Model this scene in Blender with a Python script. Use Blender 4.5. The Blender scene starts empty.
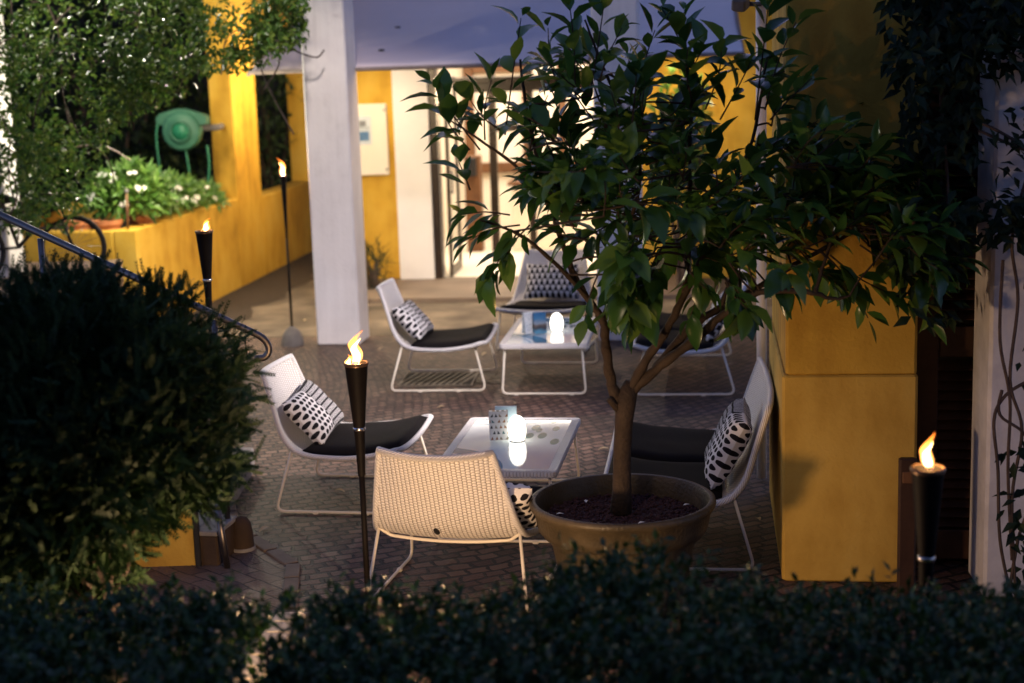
import bpy, math, random
from mathutils import Vector, Matrix, noise
random.seed(7)
C = bpy.context.scene
COL = C.collection
V3 = Vector
PI = math.pi
# ------------------------------------------------------------------ camera numbers
F, TH, RO, EYE = 1533.0, 0.182, -0.032, V3((0, 0, 2.36))
fwd = V3((0, math.cos(TH), -math.sin(TH)))
_up = V3((0, math.sin(TH), math.cos(TH))); _r = V3((1, 0, 0))
c_, s_ = math.cos(RO), math.sin(RO)
camR = c_*_r + s_*_up
camU = -s_*_r + c_*_up
def at(px, py, Y):
    """world point seen at a photo pixel, at distance Y in front of the viewer"""
    d = fwd + camR*((px-512)/F) - camU*((py-341.5)/F)
    return EYE + d*(Y/d.y)
def gnd(px, py, z=0.0):
    d = fwd + camR*((px-512)/F) - camU*((py-341.5)/F)
    return EYE + d*((z-EYE.z)/d.z)

# ------------------------------------------------------------------ materials
def mat(name):
    m = bpy.data.materials.new(name); m.use_nodes = True
    nt = m.node_tree
    return m, nt, nt.nodes['Principled BSDF'], nt.nodes['Material Output']
def N(nt, t, **kw):
    n = nt.nodes.new(t)
    for k, v in kw.items():
        if k in n.inputs: n.inputs[k].default_value = v
        else: setattr(n, k, v)
    return n
def ramp(nt, fac, stops):
    r = nt.nodes.new('ShaderNodeValToRGB'); e = r.color_ramp.elements
    while len(e) < len(stops): e.new(0.5)
    for q, (p, c) in zip(e, stops):
        q.position = p; q.color = (*c, 1) if len(c) == 3 else c
    nt.links.new(fac, r.inputs[0]); return r
def coords(nt, kind='Object', scale=(1, 1, 1), rot=(0, 0, 0)):
    tc = nt.nodes.new('ShaderNodeTexCoord'); mp = nt.nodes.new('ShaderNodeMapping')
    mp.inputs['Scale'].default_value = scale; mp.inputs['Rotation'].default_value = rot
    nt.links.new(tc.outputs[kind], mp.inputs[0]); return mp.outputs[0]
def bump(nt, h, bs, strength=.3, dist=.01):
    b = N(nt, 'ShaderNodeBump'); b.inputs['Strength'].default_value = strength; b.inputs['Distance'].default_value = dist
    nt.links.new(h, b.inputs['Height']); nt.links.new(b.outputs[0], bs.inputs['Normal']); return b
def math_(nt, op, a, b=None, c=None):
    n = nt.nodes.new('ShaderNodeMath'); n.operation = op
    for i, x in enumerate((a, b, c)):
        if x is None: continue
        if isinstance(x, (int, float)): n.inputs[i].default_value = x
        else: nt.links.new(x, n.inputs[i])
    return n.outputs[0]
def mixc(nt, fac, a, b):
    n = nt.nodes.new('ShaderNodeMix'); n.data_type = 'RGBA'
    for i, x in ((0, fac), (6, a), (7, b)):
        if isinstance(x, (int, float)): n.inputs[i].default_value = x
        elif isinstance(x, tuple): n.inputs[i].default_value = (*x, 1) if len(x) == 3 else x
        else: nt.links.new(x, n.inputs[i])
    return n.outputs[2]
def mottled(name, c1, c2, scale=3, rough=.8, bs=.2, bscale=60, metal=0, c3=None, spec=.3):
    """two-tone noise-mottled surface with a fine bump"""
    m, nt, b, o = mat(name)
    v = coords(nt)
    n = N(nt, 'ShaderNodeTexNoise', Scale=scale, Detail=6, Roughness=.6); nt.links.new(v, n.inputs['Vector'])
    st = [(.3, c1), (.7, c2)] if c3 is None else [(.25, c1), (.5, c2), (.72, c3)]
    r = ramp(nt, n.outputs['Fac'], st)
    nt.links.new(r.outputs[0], b.inputs['Base Color'])
    b.inputs['Roughness'].default_value = rough; b.inputs['Metallic'].default_value = metal
    b.inputs['Specular IOR Level'].default_value = spec
    n2 = N(nt, 'ShaderNodeTexNoise', Scale=bscale, Detail=4); nt.links.new(v, n2.inputs['Vector'])
    bump(nt, n2.outputs['Fac'], b, bs, .01)
    return m
def foliage(name, c1, c2, c3, rough=.4, trans=.25, spec=.5):
    m, nt, b, o = mat(name)
    g = nt.nodes.new('ShaderNodeNewGeometry')
    r = ramp(nt, g.outputs['Random Per Island'], [(0, c1), (.55, c2), (1, c3)])
    nt.links.new(r.outputs[0], b.inputs['Base Color'])
    b.inputs['Roughness'].default_value = rough; b.inputs['Specular IOR Level'].default_value = spec
    tr = N(nt, 'ShaderNodeBsdfTranslucent'); nt.links.new(r.outputs[0], tr.inputs[0])
    mx = N(nt, 'ShaderNodeMixShader'); mx.inputs[0].default_value = trans
    nt.links.new(b.outputs[0], mx.inputs[1]); nt.links.new(tr.outputs[0], mx.inputs[2]); nt.links.new(mx.outputs[0], o.inputs[0])
    return m
def emit(name, c, s):
    m, nt, b, o = mat(name)
    b.inputs['Base Color'].default_value = (*c, 1); b.inputs['Emission Color'].default_value = (*c, 1)
    b.inputs['Emission Strength'].default_value = s
    return m

M = {}
def cobble(name, cols, mortar, bw, rh, R, centre, joint=.012):
    """stone setts laid in wide arcs round a far centre"""
    m, nt, b, o = mat(name)
    tc = nt.nodes.new('ShaderNodeTexCoord')
    wn = N(nt, 'ShaderNodeTexNoise', Scale=1.3, Detail=2); nt.links.new(tc.outputs['Object'], wn.inputs['Vector'])
    wn2 = N(nt, 'ShaderNodeTexNoise', Scale=9, Detail=2); nt.links.new(tc.outputs['Object'], wn2.inputs['Vector'])
    sx = nt.nodes.new('ShaderNodeSeparateXYZ'); nt.links.new(tc.outputs['Object'], sx.inputs[0])
    dx = math_(nt, 'SUBTRACT', sx.outputs[0], centre[0]); dy = math_(nt, 'SUBTRACT', sx.outputs[1], centre[1])
    rr = math_(nt, 'SQRT', math_(nt, 'ADD', math_(nt, 'MULTIPLY', dx, dx), math_(nt, 'MULTIPLY', dy, dy)))
    an = math_(nt, 'MULTIPLY', math_(nt, 'ARCTAN2', dx, dy), R)
    rr = math_(nt, 'ADD', rr, math_(nt, 'MULTIPLY', wn.outputs['Fac'], .16))
    rr = math_(nt, 'ADD', rr, math_(nt, 'MULTIPLY', wn2.outputs['Fac'], .03))
    an = math_(nt, 'ADD', an, math_(nt, 'MULTIPLY', wn2.outputs['Fac'], .07))
    cx = nt.nodes.new('ShaderNodeCombineXYZ'); nt.links.new(an, cx.inputs[0]); nt.links.new(rr, cx.inputs[1])
    br = N(nt, 'ShaderNodeTexBrick'); br.inputs['Scale'].default_value = 1
    br.inputs['Brick Width'].default_value = bw; br.inputs['Row Height'].default_value = rh
    br.inputs['Mortar Size'].default_value = joint*.55; br.inputs['Mortar Smooth'].default_value = .35; br.inputs['Bias'].default_value = 0
    br.offset = .46; br.inputs['Color1'].default_value = (0, 0, 0, 1); br.inputs['Color2'].default_value = (1, 1, 1, 1); br.inputs['Mortar'].default_value = (0, 0, 0, 1)
    nt.links.new(cx.outputs[0], br.inputs['Vector'])
    rc = ramp(nt, br.outputs['Color'], [(0, cols[0]), (.5, cols[1]), (1, cols[2])])
    gn = N(nt, 'ShaderNodeTexNoise', Scale=.9, Detail=5); nt.links.new(tc.outputs['Object'], gn.inputs['Vector'])
    gr = ramp(nt, gn.outputs['Fac'], [(.3, (.62, .6, .6)), (.7, (1.15, 1.1, 1.08))])
    mu = nt.nodes.new('ShaderNodeMix'); mu.data_type = 'RGBA'; mu.blend_type = 'MULTIPLY'; mu.inputs[0].default_value = 1
    nt.links.new(rc.outputs[0], mu.inputs[6]); nt.links.new(gr.outputs[0], mu.inputs[7])
    col = mixc(nt, br.outputs['Fac'], mu.outputs[2], mortar)
    nt.links.new(col, b.inputs['Base Color'])
    b.inputs['Roughness'].default_value = .62
    fine = N(nt, 'ShaderNodeTexNoise', Scale=70, Detail=4); nt.links.new(tc.outputs['Object'], fine.inputs['Vector'])
    h = math_(nt, 'ADD', math_(nt, 'SUBTRACT', 1.0, br.outputs['Fac']), math_(nt, 'MULTIPLY', fine.outputs['Fac'], .5))
    bump(nt, h, b, 1.0, .022)
    return m
M['cobble'] = cobble('sett_paving', ((.056, .029, .023), (.118, .066, .051), (.18, .108, .08)), (.009, .007, .006), .108, .074, 9, (-3.5, 15.5), .020)
M['brick'] = cobble('brick_paving', ((.13, .085, .06), (.18, .12, .08), (.23, .16, .10)), (.05, .035, .025), .2, .09, 60, (40, 45), .01)
M['concrete'] = mottled('worn_concrete', (.022, .016, .012), (.095, .075, .056), 1.9, .75, .3, 90, c3=(.20, .16, .12))
M['step'] = mottled('doorstep_stone', (.12, .09, .07), (.2, .155, .12), 2, .6, .15, 60)
M['white'] = mottled('white_paint', (.72, .70, .70), (.82, .80, .79), 2.2, .75, .25, 45)
def streaked(name, c1, c2, c3):
    m, nt, b, o = mat(name); v = coords(nt)
    n = N(nt, 'ShaderNodeTexNoise', Scale=2.5, Detail=7, Roughness=.65); nt.links.new(v, n.inputs['Vector'])
    n2 = N(nt, 'ShaderNodeTexNoise', Scale=14, Detail=4); nt.links.new(coords(nt, scale=(1, 1, .08)), n2.inputs['Vector'])
    f = math_(nt, 'ADD', math_(nt, 'MULTIPLY', n.outputs['Fac'], .6), math_(nt, 'MULTIPLY', n2.outputs['Fac'], .4))
    nt.links.new(ramp(nt, f, [(.36, c1), (.47, c2), (.62, c3)]).outputs[0], b.inputs['Base Color']); b.inputs['Roughness'].default_value = .8
    n3 = N(nt, 'ShaderNodeTexNoise', Scale=38, Detail=5); nt.links.new(v, n3.inputs['Vector']); bump(nt, math_(nt, 'ADD', n3.outputs['Fac'], n.outputs['Fac']), b, .35, .01); return m
M['pillar'] = streaked('pillar_paint', (.64, .61, .60), (.74, .71, .70), (.80, .77, .76))
M['white_stain'] = mottled('white_paint_weathered', (.46, .45, .47), (.74, .73, .75), 4, .75, .3, 40)
def stucco(name, a, b_, c3):
    m, nt, b, o = mat(name); v = coords(nt)
    n = N(nt, 'ShaderNodeTexNoise', Scale=1.1, Detail=8, Roughness=.62); nt.links.new(v, n.inputs['Vector'])
    n3 = N(nt, 'ShaderNodeTexNoise', Scale=5.5, Detail=3); nt.links.new(coords(nt, scale=(1, 1, .35)), n3.inputs['Vector'])
    f = math_(nt, 'ADD', math_(nt, 'MULTIPLY', n.outputs['Fac'], .65), math_(nt, 'MULTIPLY', n3.outputs['Fac'], .35))
    r = ramp(nt, f, [(.36, tuple(q*.72 for q in a)), (.44, a), (.52, b_), (.64, c3)]); nt.links.new(r.outputs[0], b.inputs['Base Color'])
    b.inputs['Roughness'].default_value = .85; b.inputs['Specular IOR Level'].default_value = .2
    n2 = N(nt, 'ShaderNodeTexNoise', Scale=55, Detail=6); nt.links.new(v, n2.inputs['Vector'])
    bump(nt, math_(nt, 'ADD', n2.outputs['Fac'], math_(nt, 'MULTIPLY', n.outputs['Fac'], 2.0)), b, .35, .01); return m
M['yellow'] = stucco('yellow_stucco', (.45, .255, .028), (.54, .325, .04), (.60, .385, .065))
M['yellow2'] = stucco('ochre_stucco', (.40, .23, .035), (.50, .31, .05), (.56, .365, .075))
M['plinth'] = stucco('pale_ochre_stucco', (.43, .265, .05), (.51, .33, .07), (.56, .385, .10))
M['cream'] = mottled('cream_plaster', (.76, .68, .56), (.82, .75, .64), 2, .8, .1, 40)
M['awning'] = mottled('awning_canvas', (.74, .63, .63), (.82, .70, .70), 1.2, .85, .25, 220)
M['hem'] = mottled('awning_hem', (.20, .16, .14), (.28, .22, .19), 8, .8, .1, 90)
M['door'] = mottled('dark_door_frame', (.016, .010, .008), (.035, .022, .016), 8, .35, .05, 30)
M['chrome'] = mottled('brushed_steel', (.55, .53, .52), (.65, .63, .61), 6, .25, .05, 80, metal=1)
M['wood'] = mottled('brown_wood', (.10, .045, .02), (.17, .08, .035), 7, .5, .15, 40)
M['shutter'] = mottled('shutter_wood', (.03, .015, .010), (.06, .03, .018), 8, .5, .15, 40)
M['frame'] = mottled('cream_powder_coat', (.72, .66, .55), (.78, .72, .62), 9, .35, .05, 60, spec=.5)
M['torch'] = mottled('torch_dark_metal', (.004, .003, .003), (.009, .007, .006), 9, .6, .1, 40, spec=.08)
M['torchrim'] = mottled('torch_rim_metal', (.10, .06, .035), (.16, .10, .06), 9, .35, .05, 40, metal=.6)
M['foot'] = mottled('torch_foot_concrete', (.10, .09, .085), (.16, .145, .135), 9, .85, .3, 60)
M['pot'] = mottled('olive_glaze', (.035, .027, .016), (.06, .046, .026), 5, .42, .35, 70, c3=(.09, .068, .04))
M['potrim'] = mottled('olive_rim', (.035, .028, .019), (.065, .05, .032), 5, .42, .2, 70)
M['gravel'] = mottled('lava_gravel', (.022, .011, .014), (.055, .024, .028), 60, .9, .4, 120)
M['bark'] = mottled('citrus_bark', (.022, .014, .009), (.05, .033, .021), 14, .8, .6, 70)
M['vinebark'] = mottled('vine_bark', (.05, .035, .03), (.10, .07, .055), 20, .85, .5, 80)
M['leaf'] = foliage('citrus_leaf', (.025, .07, .016), (.05, .13, .024), (.12, .20, .03), .27, .33)
M['ivy'] = foliage('jasmine_leaf', (.03, .07, .012), (.055, .115, .018), (.13, .18, .03), .3, .32, .3)
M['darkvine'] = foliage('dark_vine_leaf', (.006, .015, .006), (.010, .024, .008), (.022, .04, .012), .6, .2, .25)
M['shrub'] = foliage('oleander_leaf', (.06, .14, .025), (.10, .22, .035), (.17, .30, .05), .4, .3)
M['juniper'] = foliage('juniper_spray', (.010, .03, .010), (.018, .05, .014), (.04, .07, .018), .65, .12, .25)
M['hedge'] = foliage('hedge_leaf', (.012, .042, .007), (.022, .068, .010), (.055, .115, .02), .5, .18)
M['backhedge'] = foliage('back_hedge_leaf', (.02, .045, .012), (.035, .07, .018), (.06, .10, .025), .55, .2)
M['petal'] = mottled('white_petal', (.72, .70, .62), (.82, .8, .72), 30, .6, .05, 90)
M['terracotta'] = mottled('terracotta', (.36, .13, .05), (.46, .18, .075), 8, .8, .2, 70)
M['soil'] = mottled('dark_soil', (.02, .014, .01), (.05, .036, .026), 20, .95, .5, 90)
M['green'] = mottled('green_plastic', (.025, .10, .062), (.034, .125, .078), 5, .45, .03, 60)
M['greend'] = mottled('deep_green_plastic', (.012, .12, .065), (.018, .15, .08), 5, .4, .03, 60)
M['hose'] = mottled('green_hose', (.02, .14, .075), (.03, .18, .095), 9, .45, .05, 60)
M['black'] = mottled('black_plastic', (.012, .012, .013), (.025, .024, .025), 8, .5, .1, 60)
M['rubber'] = mottled('tyre_rubber', (.012, .011, .011), (.022, .021, .02), 12, .8, .3, 60)
M['orange'] = mottled('orange_panel', (.55, .22, .02), (.62, .27, .03), 6, .35, .03, 60)
M['cushion'] = mottled('charcoal_cushion', (.005, .004, .004), (.009, .007, .007), 5, .92, .25, 260, spec=.15)
M['steel'] = mottled('handrail_steel', (.16, .14, .13), (.26, .23, .21), 12, .4, .05, 120, metal=1)
M['stone'] = mottled('step_stone', (.16, .15, .14), (.28, .26, .24), 9, .8, .3, 60)
M['brownstone'] = mottled('brown_plinth', (.035, .022, .014), (.06, .038, .024), 6, .85, .3, 60)
M['path'] = mottled('pale_path_stone', (.16, .12, .085), (.24, .18, .13), 7, .85, .3, 50)
M['palestone'] = mottled('pale_edging_stone', (.55, .47, .35), (.68, .60, .46), 9, .8, .35, 60)
M['lampglass'] = emit('opal_lamp_glow', (1, .92, .75), 2.6)
M['drain'] = mottled('drain_iron', (.12, .10, .075), (.2, .165, .125), 20, .6, .2, 60)
M['darkpit'] = mottled('drain_pit', (.015, .012, .01), (.03, .025, .02), 20, .9, .2, 60)
M['dryleaf'] = mottled('dry_leaf', (.42, .30, .17), (.55, .42, .26), 30, .7, .2, 60)
M['pane'] = None

def weave():
    m, nt, b, o = mat('white_woven_resin')
    tc = nt.nodes.new('ShaderNodeTexCoord'); sx = nt.nodes.new('ShaderNodeSeparateXYZ'); nt.links.new(tc.outputs['UV'], sx.inputs[0])
    u, v = sx.outputs[0], sx.outputs[1]           # metres along / across
    p = .0195
    cu = math_(nt, 'DIVIDE', u, p*.72); cv = math_(nt, 'DIVIDE', v, p)
    par = math_(nt, 'MULTIPLY', math_(nt, 'MODULO', math_(nt, 'FLOOR', math_(nt, 'ADD', cv, 400)), 2), .5)
    a = math_(nt, 'ABSOLUTE', math_(nt, 'SINE', math_(nt, 'MULTIPLY', math_(nt, 'ADD', cu, par), PI)))
    c = math_(nt, 'ABSOLUTE', math_(nt, 'SINE', math_(nt, 'MULTIPLY', cv, PI)))
    h = math_(nt, 'MULTIPLY', math_(nt, 'POWER', a, .6), math_(nt, 'POWER', c, .6))
    r = ramp(nt, h, [(.12, (.22, .19, .17)), (.42, (.70, .67, .65)), (.9, (.80, .77, .75))])
    nt.links.new(r.outputs[0], b.inputs['Base Color']); b.inputs['Roughness'].default_value = .45
    bump(nt, h, b, .8, .006)
    return m
M['weave'] = weave()
def rimweave():
    m, nt, b, o = mat('white_woven_edge')
    tc = nt.nodes.new('ShaderNodeTexCoord'); sx = nt.nodes.new('ShaderNodeSeparateXYZ'); nt.links.new(tc.outputs['UV'], sx.inputs[0])
    h = math_(nt, 'ABSOLUTE', math_(nt, 'SINE', math_(nt, 'MULTIPLY', math_(nt, 'ADD', sx.outputs[0], math_(nt, 'MULTIPLY', sx.outputs[1], .02)), PI/.017)))
    r = ramp(nt, h, [(.05, (.40, .37, .37)), (.5, (.78, .76, .76))])
    nt.links.new(r.outputs[0], b.inputs['Base Color']); b.inputs['Roughness'].default_value = .45
    bump(nt, h, b, .7, .006); return m
M['rim'] = rimweave()
def pillow_mat(name, kind):
    m, nt, b, o = mat(name)
    tc = nt.nodes.new('ShaderNodeTexCoord'); sx = nt.nodes.new('ShaderNodeSeparateXYZ'); nt.links.new(tc.outputs['UV'], sx.inputs[0])
    u, v = sx.outputs[0], sx.outputs[1]
    def stag(su, sv, off=.5):
        a = math_(nt, 'DIVIDE', u, su); bb = math_(nt, 'DIVIDE', v, sv)
        par = math_(nt, 'MULTIPLY', math_(nt, 'MODULO', math_(nt, 'FLOOR', math_(nt, 'ADD', bb, 100)), 2), off)
        fa = math_(nt, 'SUBTRACT', math_(nt, 'FRACT', math_(nt, 'ADD', a, par)), .5)
        fb = math_(nt, 'SUBTRACT', math_(nt, 'FRACT', bb), .5)
        return fa, fb
    if kind == 'mixed':
        fa, fb = stag(.050, .036)
        d = math_(nt, 'SQRT', math_(nt, 'ADD', math_(nt, 'MULTIPLY', fa, fa), math_(nt, 'MULTIPLY', fb, fb)))
        dots = math_(nt, 'LESS_THAN', d, .37)            # black ovals on white
        fc, fd = stag(.018, .038)
        dash = math_(nt, 'MAXIMUM', math_(nt, 'GREATER_THAN', math_(nt, 'ABSOLUTE', fc), .24), math_(nt, 'GREATER_THAN', math_(nt, 'ABSOLUTE', fd), .36))
        side = math_(nt, 'LESS_THAN', u, .02)
        k = math_(nt, 'ADD', math_(nt, 'MULTIPLY', dots, math_(nt, 'SUBTRACT', 1.0, side)), math_(nt, 'MULTIPLY', dash, side))
    else:
        fa, fb = stag(.05, .055)
        bar = math_(nt, 'MULTIPLY', math_(nt, 'LESS_THAN', math_(nt, 'ABSOLUTE', fa), .17), math_(nt, 'LESS_THAN', math_(nt, 'ABSOLUTE', fb), .42))
        cap = math_(nt, 'MULTIPLY', math_(nt, 'LESS_THAN', math_(nt, 'ABSOLUTE', fa), .36), math_(nt, 'GREATER_THAN', fb, .12))
        cap = math_(nt, 'MULTIPLY', cap, math_(nt, 'LESS_THAN', fb, .42))
        k = math_(nt, 'SUBTRACT', 1.0, math_(nt, 'MAXIMUM', bar, cap))
    col = mixc(nt, k, (.68, .66, .66), (.012, .011, .014)); nt.links.new(col, b.inputs['Base Color'])
    b.inputs['Roughness'].default_value = .9; b.inputs['Specular IOR Level'].default_value = .15
    n = N(nt, 'ShaderNodeTexNoise', Scale=180, Detail=3); nt.links.new(tc.outputs['Object'], n.inputs['Vector']); bump(nt, n.outputs['Fac'], b, .25, .004)
    return m
M['pillow'] = pillow_mat('oval_and_dash_print', 'mixed')
M['pillow2'] = pillow_mat('linked_bar_print', 'bars')
def glass_top():
    m, nt, b, o = mat('printed_glass_top')
    tc = nt.nodes.new('ShaderNodeTexCoord'); sx = nt.nodes.new('ShaderNodeSeparateXYZ'); nt.links.new(tc.outputs['Object'], sx.inputs[0])
    x, y = sx.outputs[0], sx.outputs[1]
    def ring(cx, cy, r0, r1):
        a = math_(nt, 'SUBTRACT', x, cx); c = math_(nt, 'SUBTRACT', y, cy)
        d = math_(nt, 'SQRT', math_(nt, 'ADD', math_(nt, 'MULTIPLY', a, a), math_(nt, 'MULTIPLY', c, c)))
        return math_(nt, 'MULTIPLY', math_(nt, 'GREATER_THAN', d, r0), math_(nt, 'LESS_THAN', d, r1))
    k = math_(nt, 'MAXIMUM', ring(-.42, -.55, .36, .46), ring(-.10, .72, .0, .34))
    k = math_(nt, 'MAXIMUM', k, ring(-.42, -.55, .32, .335))
    # leaf sprig print: stretched cells
    w = N(nt, 'ShaderNodeTexVoronoi', Scale=1.0); nt.links.new(coords(nt, scale=(15, 5.5, 1), rot=(0, 0, .7)), w.inputs['Vector'])
    lf = math_(nt, 'LESS_THAN', w.outputs['Distance'], .36)
    reg = math_(nt, 'MULTIPLY', ring(.27, .22, 0, .27), lf)
    col = mixc(nt, k, (.56, .63, .68), (.07, .20, .33)); col = mixc(nt, reg, col, (.05, .15, .18))
    nt.links.new(col, b.inputs['Base Color']); b.inputs['Roughness'].default_value = .05; b.inputs['Specular IOR Level'].default_value = .42
    return m
M['glasstop'] = glass_top()
def flame_mat(name, stops, strength, opacity):
    m, nt, b, o = mat(name)
    tc = nt.nodes.new('ShaderNodeTexCoord'); sx = nt.nodes.new('ShaderNodeSeparateXYZ'); nt.links.new(tc.outputs['UV'], sx.inputs[0])
    r = ramp(nt, sx.outputs[1], stops)
    e = nt.nodes.new('ShaderNodeEmission'); nt.links.new(r.outputs[0], e.inputs[0]); e.inputs[1].default_value = strength
    t = nt.nodes.new('ShaderNodeBsdfTransparent'); mx = nt.nodes.new('ShaderNodeMixShader')
    n = N(nt, 'ShaderNodeTexNoise', Scale=28, Detail=3); nt.links.new(coords(nt, scale=(1, 1, .45)), n.inputs['Vector'])
    f = math_(nt, 'MULTIPLY', ramp(nt, n.outputs['Fac'], [(.35, (.35,)*3), (.65, (1,)*3)]).outputs[0], opacity)
    f = math_(nt, 'MULTIPLY', f, ramp(nt, sx.outputs[1], [(0, (.2,)*3), (.2, (1,)*3), (.7, (1,)*3), (1, (.35,)*3)]).outputs[0])
    nt.links.new(f, mx.inputs[0]); nt.links.new(t.outputs[0], mx.inputs[1]); nt.links.new(e.outputs[0], mx.inputs[2]); nt.links.new(mx.outputs[0], o.inputs[0])
    return m
M['flame'] = flame_mat('flame_mantle', [(0, (.25, .2, .8)), (.12, (1, .36, .10)), (.5, (1, .34, .06)), (1, (1, .20, .02))], 3.2, .8)
M['core'] = flame_mat('flame_core', [(0, (.6, .4, .7)), (.15, (1, .62, .28)), (.6, (1, .70, .34)), (1, (1, .45, .12))], 14, 1.0)
def card_mat(name, kind):
    m, nt, b, o = mat(name)
    tc = nt.nodes.new('ShaderNodeTexCoord'); sx = nt.nodes.new('ShaderNodeSeparateXYZ'); nt.links.new(tc.outputs['Object'], sx.inputs[0])
    x, z = sx.outputs[0], sx.outputs[2]
    if kind == 'tri':
        su, sv = .026, .030
        bb = math_(nt, 'DIVIDE', z, sv); row = math_(nt, 'FLOOR', bb)
        aa = math_(nt, 'ADD', math_(nt, 'DIVIDE', x, su), math_(nt, 'MULTIPLY', math_(nt, 'MODULO', math_(nt, 'ADD', row, 100), 2), .5))
        fb = math_(nt, 'FRACT', bb)
        wn0 = N(nt, 'ShaderNodeTexWhiteNoise'); wn0.noise_dimensions = '2D'; cx0 = nt.nodes.new('ShaderNodeCombineXYZ'); nt.links.new(math_(nt, 'FLOOR', aa), cx0.inputs[0]); nt.links.new(math_(nt, 'ADD', row, 7.3), cx0.inputs[1]); nt.links.new(cx0.outputs[0], wn0.inputs['Vector'])
        fa = math_(nt, 'ABSOLUTE', math_(nt, 'SUBTRACT', math_(nt, 'ADD', math_(nt, 'FRACT', aa), math_(nt, 'MULTIPLY', math_(nt, 'SUBTRACT', wn0.outputs['Value'], .5), math_(nt, 'MULTIPLY', fb, 1.1))), .5))
        k = math_(nt, 'MULTIPLY', math_(nt, 'LESS_THAN', fa, math_(nt, 'MULTIPLY', math_(nt, 'SUBTRACT', .8, fb), .5)), math_(nt, 'GREATER_THAN', fb, .2))
        wn = N(nt, 'ShaderNodeTexWhiteNoise'); wn.noise_dimensions = '2D'
        cx = nt.nodes.new('ShaderNodeCombineXYZ'); nt.links.new(math_(nt, 'FLOOR', aa), cx.inputs[0]); nt.links.new(row, cx.inputs[1]); nt.links.new(cx.outputs[0], wn.inputs['Vector'])
        tr = ramp(nt, wn.outputs['Value'], [(0, (.03, .05, .06)), (.35, (.30, .14, .06)), (.6, (.06, .18, .20)), (.8, (.25, .22, .16))]); tr.color_ramp.interpolation = 'CONSTANT'
        col = mixc(nt, k, (.76, .78, .78), tr.outputs[0])
    elif kind == 'spots':
        w = N(nt, 'ShaderNodeTexVoronoi', Scale=75); nt.links.new(tc.outputs['Object'], w.inputs['Vector'])
        col = mixc(nt, math_(nt, 'LESS_THAN', w.outputs['Distance'], .33), (.74, .77, .80), (.10, .22, .34))
    else:     # seaside picture: blue sky, dusky land
        n = N(nt, 'ShaderNodeTexNoise', Scale=25, Detail=5); nt.links.new(tc.outputs['Object'], n.inputs['Vector'])
        h = math_(nt, 'ADD', math_(nt, 'DIVIDE', z, .15), math_(nt, 'MULTIPLY', math_(nt, 'SUBTRACT', n.outputs['Fac'], .5), .35))
        r = ramp(nt, h, [(.12, (.10, .30, .45)), (.25, (.05, .05, .06)), (.42, (.16, .12, .10)), (.5, (.30, .35, .40)), (.75, (.06, .22, .42)), (1, (.03, .16, .36))])
        col = r.outputs[0]
    nt.links.new(col, b.inputs['Base Color']); b.inputs['Roughness'].default_value = .35
    return m
M['tri'] = card_mat('triangle_print_card', 'tri'); M['spots'] = card_mat('spotted_card', 'spots'); M['sea'] = card_mat('seaside_card', 'sea')
M['pale_blue'] = mottled('pale_blue_card', (.40, .55, .66), (.48, .62, .72), 9, .4, .02, 50)
M['paper'] = mottled('notice_paper', (.50, .56, .62), (.58, .63, .68), 9, .6, .02, 50)
M['ink'] = mottled('notice_blue', (.06, .14, .28), (.09, .19, .34), 9, .5, .02, 50)
M['inkd'] = mottled('notice_grey_ink', (.14, .15, .17), (.2, .21, .23), 9, .5, .02, 50)
M['warmlamp'] = emit('lamp_glass_warm', (1, .75, .45), 6)
def clear_glass():
    m, nt, b, o = mat('door_glass')
    b.inputs['Transmission Weight'].default_value = 1; b.inputs['Roughness'].default_value = .02; b.inputs['IOR'].default_value = 1.1
    b.inputs['Base Color'].default_value = (.95, .97, .97, 1); return m
M['glass'] = clear_glass()

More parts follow.
